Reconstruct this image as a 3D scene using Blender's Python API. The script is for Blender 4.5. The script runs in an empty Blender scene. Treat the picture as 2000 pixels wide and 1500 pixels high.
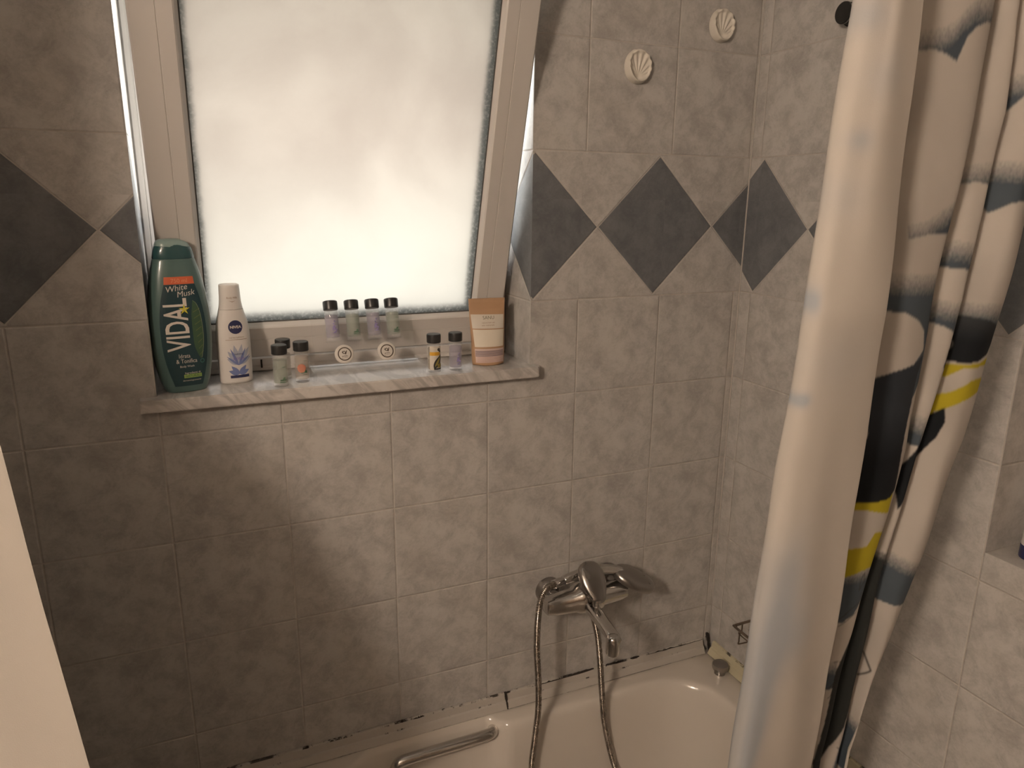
import bpy, bmesh, math, random
import numpy as np
from mathutils import Vector, Matrix
from mathutils.geometry import tessellate_polygon

C = bpy.context.scene.collection
SC = bpy.context.scene
PI = math.pi

# ---------------------------------------------------------------- camera
cam_d = bpy.data.cameras.new('camera'); cam_d.sensor_width = 36.0
cam_d.lens = 1415.98 / 2000 * 36; cam_d.clip_start = 0.02
cam = bpy.data.objects.new('camera', cam_d); C.objects.link(cam)
cam.location = (0.08365, -1.31963, 0.20001)
cam.rotation_euler = (1.320490, -0.009984, -0.404668)
SC.camera = cam

# ---------------------------------------------------------------- view + world (daylight outside the window)
SC.view_settings.view_transform = 'Standard'
SC.view_settings.look = 'None'
SC.view_settings.exposure = 0.0
SC.view_settings.gamma = 1.0
SC.view_settings.use_curve_mapping = False
W = bpy.data.worlds.new('sky'); SC.world = W; W.use_nodes = True
wn = W.node_tree.nodes; wl = W.node_tree.links
bg = wn['Background']; bg.inputs['Strength'].default_value = 9.0
wtc = wn.new('ShaderNodeTexCoord'); wsep = wn.new('ShaderNodeSeparateXYZ'); wr = wn.new('ShaderNodeValToRGB')
wl.new(wtc.outputs['Generated'], wsep.inputs[0]); wl.new(wsep.outputs['Z'], wr.inputs[0]); wl.new(wr.outputs[0], bg.inputs['Color'])
wr.color_ramp.elements[0].position = 0.0; wr.color_ramp.elements[0].color = (0.86, 0.86, 0.80, 1)
wr.color_ramp.elements[1].position = 0.5; wr.color_ramp.elements[1].color = (0.92, 0.88, 0.88, 1)

# the one lamp of the room: a glass globe on the left wall, behind and left of the camera (built further down as a mesh)
LAMP_POS = (-1.05, -1.70, 0.72)
LAMP_R = 0.13
LAMP_STRENGTH = 126.0
LAMP_COLOR = (1.0, 0.80, 0.63)

# ---------------------------------------------------------------- node helpers
class NT:
    def __init__(s, name):
        s.m = bpy.data.materials.new(name); s.m.use_nodes = True
        s.t = s.m.node_tree; s.n = s.t.nodes; s.l = s.t.links
        s.b = s.n['Principled BSDF']; s.out = s.n['Material Output']
    def put(s, sock, v):
        if hasattr(v, 'is_output'): s.l.new(v, sock)
        else: sock.default_value = v
    def op(s, o, *a):
        n = s.n.new('ShaderNodeMath'); n.operation = o
        for i, v in enumerate(a): s.put(n.inputs[i], v)
        return n.outputs[0]
    def pos(s):
        g = s.n.new('ShaderNodeNewGeometry'); return g.outputs['Position']
    def obj(s):
        g = s.n.new('ShaderNodeTexCoord'); return g.outputs['Object']
    def sep(s, v):
        n = s.n.new('ShaderNodeSeparateXYZ'); s.put(n.inputs[0], v); return n.outputs
    def comb(s, x, y, z):
        n = s.n.new('ShaderNodeCombineXYZ')
        for i, v in enumerate((x, y, z)): s.put(n.inputs[i], v)
        return n.outputs[0]
    def noise(s, vec, scale, detail=4, rough=0.55, dist=0.0):
        n = s.n.new('ShaderNodeTexNoise'); s.put(n.inputs['Vector'], vec)
        n.inputs['Scale'].default_value = scale; n.inputs['Detail'].default_value = detail
        n.inputs['Roughness'].default_value = rough; n.inputs['Distortion'].default_value = dist
        return n.outputs['Fac']
    def rng(s, v, a, b, c=0.0, d=1.0, smooth=True):
        n = s.n.new('ShaderNodeMapRange'); n.interpolation_type = 'SMOOTHSTEP' if smooth else 'LINEAR'
        s.put(n.inputs['Value'], v)
        for k, q in zip(('From Min', 'From Max', 'To Min', 'To Max'), (a, b, c, d)): s.put(n.inputs[k], q)
        return n.outputs[0]
    def mix(s, f, a, b):
        n = s.n.new('ShaderNodeMix'); n.data_type = 'RGBA'
        s.put(n.inputs[0], f)
        for i, v in ((6, a), (7, b)):
            s.put(n.inputs[i], v if hasattr(v, 'is_output') else (*v[:3], 1))
        return n.outputs[2]
    def fmix(s, f, a, b):
        n = s.n.new('ShaderNodeMix'); n.data_type = 'FLOAT'
        s.put(n.inputs[0], f); s.put(n.inputs[2], a); s.put(n.inputs[3], b); return n.outputs[0]
    def bump(s, h, strength=0.3, dist=0.001):
        n = s.n.new('ShaderNodeBump'); n.inputs['Strength'].default_value = strength
        n.inputs['Distance'].default_value = dist; s.put(n.inputs['Height'], h)
        s.l.new(n.outputs[0], s.b.inputs['Normal'])
    def set(s, **k):
        names = dict(col='Base Color', rough='Roughness', metal='Metallic', trans='Transmission Weight', ior='IOR',
                     spec='Specular IOR Level', alpha='Alpha', coat='Coat Weight', sss='Subsurface Weight')
        for a, v in k.items():
            if a == 'col' and not hasattr(v, 'is_output'): v = (*v[:3], 1)
            s.put(s.b.inputs[names[a]], v)
        return s

def simple(name, col, rough=0.4, metal=0.0, var=0.06, scale=40, bump=0.0, **k):
    t = NT(name); v = t.noise(t.obj(), scale, 3)
    c = t.mix(v, tuple(min(1, x * (1 - var)) for x in col), tuple(min(1, x * (1 + var)) for x in col))
    t.set(col=c, rough=rough, metal=metal, **k)
    if bump: t.bump(v, bump, 0.0005)
    return t.m

LIGHT = ((0.335, 0.32, 0.305), (0.50, 0.485, 0.465))
def tile_mat(name, ax, lu0, bu0, uu0, flat=False):
    t = NT(name); p = t.pos(); s = t.sep(p)
    u = s[ax]; z = s[2]
    if flat: u = s[1]; z = t.op('ADD', s[0], -0.017)
    def cell(v, off, pitch):
        f = t.op('FLOORED_MODULO', t.op('SUBTRACT', v, off), pitch)
        return f, t.op('MINIMUM', f, t.op('SUBTRACT', pitch, f)), t.op('FLOOR', t.op('DIVIDE', t.op('SUBTRACT', v, off), pitch))
    fl, dl, il = cell(u, lu0, .2); fz, dz, iz = cell(z, 0.0, .2)
    fu, du, iu = cell(u, uu0, .202); gz, dgz, igz = cell(z, .2914, .206)
    fb, _, ib = cell(u, bu0, .285)
    a = t.op('ABSOLUTE', t.op('SUBTRACT', fb, .1425)); b = t.op('ABSOLUTE', t.op('SUBTRACT', z, .1457))
    dd = t.op('ADD', a, b)
    if flat:
        isb = 0.0; isu = 0.0
    else:
        isu = t.op('GREATER_THAN', z, .2914)
        isb = t.op('MULTIPLY', t.op('GREATER_THAN', z, 0.0), t.op('SUBTRACT', 1.0, isu))
    dlow = t.op('MINIMUM', dl, dz); dup = t.op('MINIMUM', du, dgz)
    dbo = t.op('MINIMUM', t.op('MULTIPLY', t.op('ABSOLUTE', t.op('SUBTRACT', dd, .1416)), .707),
               t.op('MINIMUM', t.op('ABSOLUTE', z), t.op('ABSOLUTE', t.op('SUBTRACT', z, .2914))))
    dist = t.fmix(isb, t.fmix(isu, dlow, dup), dbo)
    dark = t.op('MULTIPLY', isb, t.op('LESS_THAN', dd, .1416))
    # tile print: the same cloudy pattern on every tile, plus a little that differs
    idn = t.op('ADD', t.op('MULTIPLY', t.fmix(isu, il, iu), 3.17), t.op('MULTIPLY', t.fmix(isu, iz, igz), 7.31))
    loc = t.comb(t.fmix(isu, fl, fu), t.fmix(isu, fz, gz), 0.0)
    n1 = t.noise(loc, 21, 10, .74, .35); n2 = t.noise(t.comb(u, z, idn), 14, 9, .72, .25); n3 = t.noise(t.comb(u, z, idn), 230, 3, .6)
    vein = t.op('ABSOLUTE', t.op('SUBTRACT', t.noise(loc, 30, 6, .6, 1.2), .5))
    n = t.op('ADD', t.op('MULTIPLY', n1, .55), t.op('ADD', t.op('MULTIPLY', n2, .38), t.op('MULTIPLY', n3, .10)))
    f = t.rng(n, .38, .62)
    col = t.mix(f, LIGHT[0], LIGHT[1])
    vm = t.op('MULTIPLY', t.rng(vein, .012, .0, 0, 1), t.rng(n1, .55, .42, 0, .30))
    col = t.mix(vm, col, (0.22, 0.215, 0.21))
    hue = t.noise(t.comb(u, z, 4.0), 6, 2)
    col = t.mix(t.rng(hue, .45, .7, 0, .16), col, (0.46, 0.42, 0.36))
    dcol = t.mix(t.rng(n, .38, .66), (0.105, 0.112, 0.122), (0.175, 0.182, 0.192))
    col = t.mix(dark, col, dcol)
    g = t.rng(dist, .0006, .0013, 1, 0)
    gcol = t.mix(t.noise(t.comb(u, z, 0), 25, 3), (0.33, 0.30, 0.27), (0.55, 0.52, 0.475))
    t.set(col=t.mix(g, col, gcol), rough=t.fmix(g, t.rng(n3, .3, .7, .34, .44), .85), spec=.4)
    h = t.op('ADD', t.rng(dist, .0004, .0028), t.op('MULTIPLY', n3, .06))
    t.bump(h, .85, .0010)
    return t.m

def marble_mat():
    t = NT('grey_marble'); p = t.pos(); s = t.sep(p)
    v = t.comb(t.op('ADD', s[0], t.op('MULTIPLY', s[2], .9)), t.op('MULTIPLY', s[1], .25), t.op('MULTIPLY', s[2], .4))
    w = t.noise(v, 26, 6, .6, 1.5); w2 = t.noise(p, 90, 5, .6)
    f = t.rng(w, .40, .62)
    c = t.mix(f, (0.37, 0.35, 0.335), (0.57, 0.545, 0.52))
    c = t.mix(t.rng(w2, .35, .7, 0, .35), c, (0.46, 0.43, 0.40))
    t.set(col=c, rough=.32); t.bump(w2, .1, .0005); return t.m

def chrome_mat(name, col=(0.62, 0.60, 0.58), r0=.10, r1=.24, spots=True):
    t = NT(name); p = t.obj(); n = t.noise(p, 60 if spots else 14, 5 if spots else 2, .6); n2 = t.noise(p, 260, 4, .7)
    r = t.rng(n, .35, .7, r0, r1)
    c = t.mix(t.rng(n2, .56, .74), col, tuple(x * .80 for x in col)) if spots else t.mix(n, col, tuple(x * .9 for x in col))
    t.set(col=c, rough=r, metal=1.0); return t.m

def frosted_mat():
    t = NT('frosted_pane'); p = t.pos(); s = t.sep(p)
    n = t.noise(p, 4.0, 6, .6, .3); n2 = t.noise(p, 180, 3, .6); n3 = t.noise(p, 30, 4, .6)
    f = t.rng(n, .30, .72)
    col = t.mix(f, (0.385, 0.357, 0.332), (0.440, 0.415, 0.387))
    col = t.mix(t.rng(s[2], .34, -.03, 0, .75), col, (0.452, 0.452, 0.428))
    # grime caught along the beading, wider at the bottom
    eb = t.rng(t.op('ADD', s[2], t.op('MULTIPLY', n3, .010)), -.022, -.001, 1, 0)
    el = t.rng(t.op('ADD', s[0], t.op('MULTIPLY', n3, .010)), .096, .109, .9, 0)
    er = t.rng(t.op('SUBTRACT', s[0], t.op('MULTIPLY', n3, .010)), .577, .590, 0, .9)
    e = t.op('MAXIMUM', eb, t.op('MAXIMUM', el, er))
    dirt = t.op('MULTIPLY', e, t.rng(n2, .3, .55, .55, 1.0))
    col = t.mix(dirt, col, (0.13, 0.135, 0.13))
    col = t.mix(t.rng(n2, .62, .78, 0, .12), col, (0.33, 0.32, 0.30))
    tr = t.n.new('ShaderNodeBsdfTranslucent'); t.put(tr.inputs['Color'], col)
    t.set(col=col, rough=.45)
    mx = t.n.new('ShaderNodeMixShader'); mx.inputs[0].default_value = .12
    t.l.new(tr.outputs[0], mx.inputs[1]); t.l.new(t.b.outputs[0], mx.inputs[2]); t.l.new(mx.outputs[0], t.out.inputs[0])
    return t.m

def glass_mat(name, col=(1, 1, 1), rough=.03, ior=1.3, mixw=.62, tint=None):
    """thin clear plastic: straight-through glass mixed with a glossy/diffuse skin"""
    t = NT(name); n = t.noise(t.obj(), 90, 3)
    t.set(col=t.mix(n, tuple(x * .92 for x in col), col), rough=rough + .05, trans=0.0, spec=.6)
    tp = t.n.new('ShaderNodeBsdfTransparent'); tp.inputs[0].default_value = (*(tint or col), 1)
    mx = t.n.new('ShaderNodeMixShader')
    lw = t.n.new('ShaderNodeLayerWeight'); lw.inputs[0].default_value = .30
    f = t.rng(lw.outputs['Facing'], 0, 1, 1 - mixw, min(1, 1.12 - mixw))
    t.put(mx.inputs[0], f)
    t.l.new(tp.outputs[0], mx.inputs[1]); t.l.new(t.b.outputs[0], mx.inputs[2]); t.l.new(mx.outputs[0], t.out.inputs[0])
    return t.m

def cloth_mat():
    t = NT('printed_curtain_cloth'); at = t.n.new('ShaderNodeAttribute'); at.attribute_name = 'print'
    g = t.n.new('ShaderNodeNewGeometry'); p = t.pos(); n = t.noise(p, 900, 2); n2 = t.noise(p, 9, 3)
    white = t.mix(n2, (0.51, 0.475, 0.43), (0.57, 0.53, 0.48))
    back = t.mix(.07, white, at.outputs['Color'])
    mul = t.n.new('ShaderNodeMix'); mul.data_type = 'RGBA'; mul.blend_type = 'MULTIPLY'; mul.inputs[0].default_value = 1
    t.l.new(white, mul.inputs[6]); t.l.new(at.outputs['Color'], mul.inputs[7])
    at2 = t.n.new('ShaderNodeAttribute'); at2.attribute_name = 'reverse'
    back = t.mix(t.op('MULTIPLY', at2.outputs['Fac'], .55), white, (0.33, 0.37, 0.42))
    col = t.mix(g.outputs['Backfacing'], mul.outputs[2], back)
    t.set(col=col, rough=.8, spec=.2); t.bump(n, .25, .0004)
    tr = t.n.new('ShaderNodeBsdfTranslucent'); t.l.new(col, tr.inputs['Color'])
    mx = t.n.new('ShaderNodeMixShader'); mx.inputs[0].default_value = .05
    t.l.new(t.b.outputs[0], mx.inputs[1]); t.l.new(tr.outputs[0], mx.inputs[2]); t.l.new(mx.outputs[0], t.out.inputs[0])
    return t.m

def trim_mat(name, col, zj):
    t = NT(name); p = t.pos(); s = t.sep(p); n = t.noise(p, 22, 6, .7); n2 = t.noise(p, 140, 4, .7)
    base = t.mix(n2, tuple(x * .9 for x in col), col)
    m = None
    for k, (z, w, th) in enumerate(zj):
        d = t.rng(t.op('ABSOLUTE', t.op('SUBTRACT', s[2], z)), w, w * .4, 0, 1)
        q = t.op('MULTIPLY', d, t.rng(t.noise(t.comb(s[0], s[1], 3.0 * k), 14, 6, .75), th, th + .06, 0.0, 1))
        m = q if m is None else t.op('MAXIMUM', m, q)
    t.set(col=t.mix(m, base, (0.035, 0.028, 0.022)), rough=.35); return t.m

# ---------------------------------------------------------------- mesh helpers
def link(o, parent=None):
    C.objects.link(o)
    if parent is not None: o.parent = parent
    return o
def raw(name, verts, faces, mat, parent=None, smooth=True, mats=None, fm=None):
    me = bpy.data.meshes.new(name); me.from_pydata([tuple(v) for v in verts], [], [tuple(f) for f in faces]); me.update()
    for m in (mats or [mat]): me.materials.append(m)
    if fm:
        for p, i in zip(me.polygons, fm): p.material_index = i
    if smooth:
        for p in me.polygons: p.use_smooth = True
    return link(bpy.data.objects.new(name, me), parent)
def frombm(name, bm, mat, parent=None, smooth=False, angle=None):
    me = bpy.data.meshes.new(name); bmesh.ops.recalc_face_normals(bm, faces=bm.faces); bm.to_mesh(me); bm.free()
    me.materials.append(mat)
    if smooth:
        for p in me.polygons: p.use_smooth = True
        if angle:
            me.set_sharp_from_angle(angle=math.radians(angle))
    return link(bpy.data.objects.new(name, me), parent)
def bx(bm, x0, x1, y0, y1, z0, z1, bev=0.0, seg=2):
    v = [bm.verts.new((x, y, z)) for x in (x0, x1) for y in (y0, y1) for z in (z0, z1)]
    fs = [bm.faces.new([v[i] for i in q]) for q in ((0, 1, 3, 2), (4, 6, 7, 5), (0, 4, 5, 1), (2, 3, 7, 6), (0, 2, 6, 4), (1, 5, 7, 3))]
    if bev:
        es = list({e for f in fs for e in f.edges})
        bmesh.ops.bevel(bm, geom=es, offset=bev, segments=seg, affect='EDGES', profile=.5)
    return bm
def box(name, x0, x1, y0, y1, z0, z1, mat, parent=None, bev=0.0):
    return frombm(name, bx(bmesh.new(), x0, x1, y0, y1, z0, z1, bev), mat, parent)
def cr(pts, n=8):
    """Catmull-Rom through pts"""
    P = [Vector(p) for p in pts]; P = [2 * P[0] - P[1]] + P + [2 * P[-1] - P[-2]]; out = []
    for i in range(1, len(P) - 2):
        for k in range(n):
            t = k / n; a, b, c, d = P[i - 1:i + 3]
            out.append(.5 * ((2 * b) + (-a + c) * t + (2 * a - 5 * b + 4 * c - d) * t * t + (-a + 3 * b - 3 * c + d) * t ** 3))
    out.append(P[-2]); return out
def tube(verts, faces, pts, rad, seg=12, caps=True, closed=False, flat=None):
    pts = [Vector(p) for p in pts]; n = len(pts); base = len(verts)
    up = None
    for i, p in enumerate(pts):
        a = pts[(i - 1) % n] if (closed or i) else p; b = pts[(i + 1) % n] if (closed or i < n - 1) else p
        tg = (b - a).normalized()
        if up is None:
            up = Vector((0, 0, 1)) if abs(tg.z) < .9 else Vector((0, 1, 0))
        up = (up - tg * up.dot(tg)).normalized(); sd = tg.cross(up)
        r = rad[i] if isinstance(rad, (list, tuple)) else rad
        rs, ru = (r, r) if not isinstance(r, tuple) else r
        for k in range(seg):
            t = 2 * PI * k / seg; verts.append(p + sd * math.cos(t) * rs + up * math.sin(t) * ru)
    m = n if closed else n - 1
    for i in range(m):
        for k in range(seg):
            a = base + i * seg + k; b = base + i * seg + (k + 1) % seg
            c = base + ((i + 1) % n) * seg + (k + 1) % seg; d = base + ((i + 1) % n) * seg + k
            faces.append((a, b, c, d))
    if caps and not closed:
        faces.append(tuple(base + k for k in range(seg))[::-1]); faces.append(tuple(base + (n - 1) * seg + k for k in range(seg)))
def tubeobj(name, paths, rad, mat, parent=None, seg=12, **k):
    v, f = [], []
    for p in paths: tube(v, f, p, rad, seg, **k)
    return raw(name, v, f, mat, parent)
def lathe(name, prof, mat, parent=None, seg=40, M=None, smooth=True, angle=35):
    """prof: list of (r, z)"""
    v, f = [], []
    for r, z in prof:
        for k in range(seg): v.append(Vector((r * math.cos(2 * PI * k / seg), r * math.sin(2 * PI * k / seg), z)))
    for i in range(len(prof) - 1):
        for k in range(seg):
            f.append((i * seg + k, i * seg + (k + 1) % seg, (i + 1) * seg + (k + 1) % seg, (i + 1) * seg + k))
    if prof[0][0] > 1e-6: f.append(tuple(range(seg))[::-1])
    if prof[-1][0] > 1e-6: f.append(tuple((len(prof) - 1) * seg + k for k in range(seg)))
    if M is not None: v = [M @ q for q in v]
    bm = bmesh.new(); me = bpy.data.meshes.new('t'); me.from_pydata([tuple(q) for q in v], [], f)
    bm.from_mesh(me); bpy.data.meshes.remove(me); bmesh.ops.remove_doubles(bm, verts=bm.verts, dist=1e-6)
    return frombm(name, bm, mat, parent, smooth, angle)
def loft(name, loops, mat, parent=None, caps=(True, True), smooth=True, angle=None):
    v, f = [], []; n = len(loops[0])
    for L in loops: v += [Vector(p) for p in L]
    for i in range(len(loops) - 1):
        for k in range(n): f.append((i * n + k, i * n + (k + 1) % n, (i + 1) * n + (k + 1) % n, (i + 1) * n + k))
    if caps[0]: f.append(tuple(range(n))[::-1])
    if caps[1]: f.append(tuple((len(loops) - 1) * n + k for k in range(n)))
    bm = bmesh.new(); me = bpy.data.meshes.new('t'); me.from_pydata([tuple(q) for q in v], [], f)
    bm.from_mesh(me); bpy.data.meshes.remove(me)
    return frombm(name, bm, mat, parent, smooth, angle)
def align(a, b, roll=0):
    """matrix taking +Z to b-a, origin at a"""
    a = Vector(a); d = Vector(b) - a
    return Matrix.Translation(a) @ d.to_track_quat('Z', 'Y').to_matrix().to_4x4() @ Matrix.Rotation(roll, 4, 'Z')
def thing(name, loc, label, cat, group=None, rz=0):
    o = link(bpy.data.objects.new(name, None)); o.location = loc; o.rotation_euler = (0, 0, rz); o.empty_display_size = .02
    return tag(o, label, cat, group)
def tag(o, label, cat, group=None):
    o['label'] = label; o['category'] = cat
    if group: o['group'] = group
    return o
def struct(o): o['kind'] = 'structure'; return o
def flatpoly(name, polys, mat, parent, wrap):
    """polys in (u, v); wrap maps (u, v) to a point on the surface; each polygon is cut finely so it follows the curve"""
    bm = bmesh.new()
    for P in polys:
        vs = [bm.verts.new((p[0], p[1], 0)) for p in P]
        try: bm.faces.new(vs)
        except ValueError: pass
    bmesh.ops.triangulate(bm, faces=bm.faces)
    for _ in range(6):
        es = [e for e in bm.edges if e.calc_length() > .006]
        if not es: break
        bmesh.ops.subdivide_edges(bm, edges=es, cuts=1); bmesh.ops.triangulate(bm, faces=bm.faces)
    for v in bm.verts: v.co = wrap(v.co.x, v.co.y)
    me = bpy.data.meshes.new(name); bm.to_mesh(me); bm.free(); me.materials.append(mat)
    return link(bpy.data.objects.new(name, me), parent)
def textmesh(name, s, size, mat, parent, wrap, center=(0, 0), rot=0.0, sx=1.0, shear=0.0, bold=0.0):
    cu = bpy.data.curves.new('t', 'FONT'); cu.body = s; cu.size = size; cu.align_x = 'CENTER'; cu.align_y = 'CENTER'
    cu.shear = shear; cu.offset = bold; cu.resolution_u = 3
    to = bpy.data.objects.new('t', cu); C.objects.link(to)
    me = bpy.data.meshes.new_from_object(to.evaluated_get(bpy.context.evaluated_depsgraph_get()))
    bpy.data.objects.remove(to)
    bm = bmesh.new(); bm.from_mesh(me); bpy.data.meshes.remove(me)
    ca, sa = math.cos(rot), math.sin(rot)
    for v in bm.verts:
        x, y = v.co.x * sx, v.co.y; v.co = Vector((center[0] + x * ca - y * sa, center[1] + x * sa + y * ca, 0))
    bmesh.ops.triangulate(bm, faces=bm.faces)
    for _ in range(4):
        es = [e for e in bm.edges if e.calc_length() > .008]
        if not es: break
        bmesh.ops.subdivide_edges(bm, edges=es, cuts=1); bmesh.ops.triangulate(bm, faces=bm.faces)
    for v in bm.verts: v.co = wrap(v.co.x, v.co.y)
    me = bpy.data.meshes.new(name); bm.to_mesh(me); bm.free(); me.materials.append(mat)
    return link(bpy.data.objects.new(name, me), parent)
def rect(x0, y0, x1, y1): return [(x0, y0), (x1, y0), (x1, y1), (x0, y1)]
def disc(cx, cy, r, n=32, ry=None):
    return [(cx + r * math.cos(2 * PI * k / n), cy + (ry or r) * math.sin(2 * PI * k / n)) for k in range(n)]
def ring(cx, cy, r0, r1, n=36):
    o = []
    for k in range(n):
        a, b = 2 * PI * k / n, 2 * PI * (k + 1) / n
        o.append([(cx + r0 * math.cos(a), cy + r0 * math.sin(a)), (cx + r1 * math.cos(a), cy + r1 * math.sin(a)),
                  (cx + r1 * math.cos(b), cy + r1 * math.sin(b)), (cx + r0 * math.cos(b), cy + r0 * math.sin(b))])
    return o

# ================================================================= materials
BU_R, BU_L = .839, -.055
M_wr = tile_mat('wall_tiles', 0, 0.0, BU_R, .808)
M_wl = tile_mat('wall_tiles_left_run', 0, 0.0, BU_L, .808)
M_ws = tile_mat('side_wall_tiles', 1, -.036, -.185, -.030)
M_wv = tile_mat('reveal_tiles', 1, 0.0, -.1425, 0.0)
M_wh = tile_mat('niche_floor_tiles', 1, -.038, 0, 0, flat=True)
M_marble = marble_mat()
M_paint = simple('white_ceiling_paint', (.58, .56, .53), .8, scale=6)
M_floor = simple('grey_floor_tiles', (.30, .28, .26), .4, scale=8)
M_pvc = simple('white_window_plastic', (.56, .535, .51), .42, var=.05, scale=3)
M_gasket = simple('grey_grimy_gasket', (.10, .10, .095), .8, var=.5, scale=120)
M_pane = frosted_mat()
M_chrome = chrome_mat('worn_chrome'); M_chromed = chrome_mat('dull_chrome', (.37, .35, .33), .27, .33, False)
M_hose = chrome_mat('hose_steel', (.34, .30, .26), .20, .34)
M_wire = chrome_mat('bronzed_wire', (.26, .21, .17), .3, .45)
M_tub = simple('tub_acrylic', (.62, .575, .52), .16, var=.02, scale=4, coat=.4)
M_trim = trim_mat('tub_edge_strip', (.47, .44, .40), [(-.8935, .0022, .50), (-.9085, .0016, .55), (-.926, .0018, .50)])
M_trimy = trim_mat('yellowed_tub_edge_strip', (.50, .46, .33), [(-.8935, .0028, .50), (-.9085, .0015, .58), (-.926, .002, .52)])
M_mould = simple('black_mould', (.022, .017, .013), .9, var=.4, scale=200)
M_shell = simple('cream_ceramic', (.66, .62, .55), .4, var=.05, scale=80)
M_black = simple('black_plastic', (.022, .022, .022), .35, var=.2, scale=60)
M_cloth = cloth_mat()
M_clear = glass_mat('clear_acrylic', mixw=.975, rough=.04)
M_vial = glass_mat('clear_vial_plastic', mixw=.88, rough=.04)
M_teal = simple('teal_bottle_plastic', (.088, .150, .143), .28, var=.04, scale=10, coat=.3)
M_tealcap = simple('dark_teal_cap_plastic', (.028, .085, .092), .25, var=.06, scale=20, coat=.4)
M_teallid = simple('pale_teal_lid_plastic', (.24, .33, .31), .3, var=.05, scale=20)
M_white = simple('white_bottle_plastic', (.66, .63, .60), .35, var=.02, scale=10)
def ink(n, c, r=.5): return simple(n, c, r, var=.05, scale=50)
I_darkteal = ink('dark_teal_print', (.017, .048, .058), .35); I_orange = ink('orange_print', (.60, .13, .055)); I_cream = ink('cream_print', (.66, .60, .54))
I_green = ink('leaf_green_print', (.05, .10, .055)); I_lime = ink('lime_print', (.28, .42, .10)); I_yel = ink('yellow_print', (.65, .58, .05))
I_navy = ink('navy_print', (.022, .026, .085)); I_blue = ink('blue_print', (.15, .19, .38)); I_pale = ink('pale_blue_print', (.36, .38, .46)); I_gold = ink('gold_print', (.30, .20, .13))
I_lav = ink('lavender_print', (.26, .22, .42)); I_grn = ink('green_print', (.07, .15, .09)); I_blk = ink('black_print', (.03, .03, .03)); I_coral = ink('coral_print', (.50, .20, .13)); I_honey = ink('honey_print', (.62, .33, .03))
I_white = ink('white_label_print', (.60, .55, .48)); I_pink = ink('pink_label_print', (.55, .42, .38)); I_brown = ink('brown_print', (.065, .045, .032))

# ================================================================= the room
XR = 1.2174; XL = -.72; XW = -1.22; YF = -3.0; ZC = 1.02; ZF = -1.47
OX0, OX1, OZ0, OZ1 = 0.0, .692, -.152, .66
NY0, NY1, NZ0, NZ1, ND = -.638, -1.04, -.349, .285, .14
v = []; f = []; fm = []
def quad(a, b, c, d, m): 
    i = len(v); v.extend([a, b, c, d]); f.append((i, i + 1, i + 2, i + 3)); fm.append(m)
def yq(x0, x1, z0, z1, m, y=0.0): quad((x0, y, z0), (x1, y, z0), (x1, y, z1), (x0, y, z1), m)
yq(XL, OX0, ZF, ZC, 1); yq(OX0, OX1, ZF, OZ0, 0); yq(OX0, OX1, OZ1, ZC, 0); yq(OX1, XR, ZF, ZC, 0)
quad((OX0, 0, OZ0), (OX0, .22, OZ0), (OX0, .22, OZ1), (OX0, 0, OZ1), 2)
quad((OX1, 0, OZ0), (OX1, 0, OZ1), (OX1, .22, OZ1), (OX1, .22, OZ0), 2)
quad((OX0, 0, OZ1), (OX0, .22, OZ1), (OX1, .22, OZ1), (OX1, 0, OZ1), 3)
quad((OX0, 0, OZ0), (OX1, 0, OZ0), (OX1, .22, OZ0), (OX0, .22, OZ0), 3)
# outside face of the wall
yq(XL, OX0, ZF, ZC, 3, .22); yq(OX1, XR, ZF, ZC, 3, .22); yq(OX0, OX1, ZF, OZ0, 3, .22); yq(OX0, OX1, OZ1, ZC, 3, .22)
struct(raw('wall_back', v, f, None, None, False, [M_wr, M_wl, M_wv, M_paint], fm))
v = []; f = []; fm = []
def xq(y0, y1, z0, z1, m, x=XR): quad((x, y0, z0), (x, y1, z0), (x, y1, z1), (x, y0, z1), m)
xq(0, NY0, ZF, ZC, 0); xq(NY0, NY1, ZF, NZ0, 0); xq(NY0, NY1, NZ1, ZC, 0); xq(NY1, YF, ZF, ZC, 0)
xq(NY0, NY1, NZ0, NZ1, 0, XR + ND)
yq(XR, XR + ND, NZ0, NZ1, 1, NY0); yq(XR, XR + ND, NZ0, NZ1, 1, NY1)
quad((XR, NY0, NZ0), (XR + ND, NY0, NZ0), (XR + ND, NY1, NZ0), (XR, NY1, NZ0), 2)
quad((XR, NY0, NZ1), (XR, NY1, NZ1), (XR + ND, NY1, NZ1), (XR + ND, NY0, NZ1), 2)
struct(raw('wall_right', v, f, None, None, False, [M_ws, M_wr, M_wh], fm))
v = []; f = []; fm = []
xq(0, -.80, ZF, ZC, 0, XL); yq(XW, XL, ZF, ZC, 1, -.80); xq(-.80, YF, ZF, ZC, 0, XW); struct(raw('wall_left', v, f, None, None, False, [M_ws, M_wr], fm))
v = []; f = []; fm = []
yq(XW, XR, ZF, ZC, 0, YF); struct(raw('wall_front', v, f, simple('brown_low_bounce_paint', (.26, .20, .15), .5, scale=5), None, False))  # unseen wall, no door; brown chosen to weaken light bounced into the room
v = []; f = []; fm = []
quad((XW, 0, ZF), (XR, 0, ZF), (XR, YF, ZF), (XW, YF, ZF), 0); struct(raw('floor', v, f, M_floor, None, False))
v = []; f = []; fm = []
quad((XW, 0, ZC), (XW, YF, ZC), (XR, YF, ZC), (XR, 0, ZC), 0); struct(raw('ceiling', v, f, M_paint, None, False))

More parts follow.
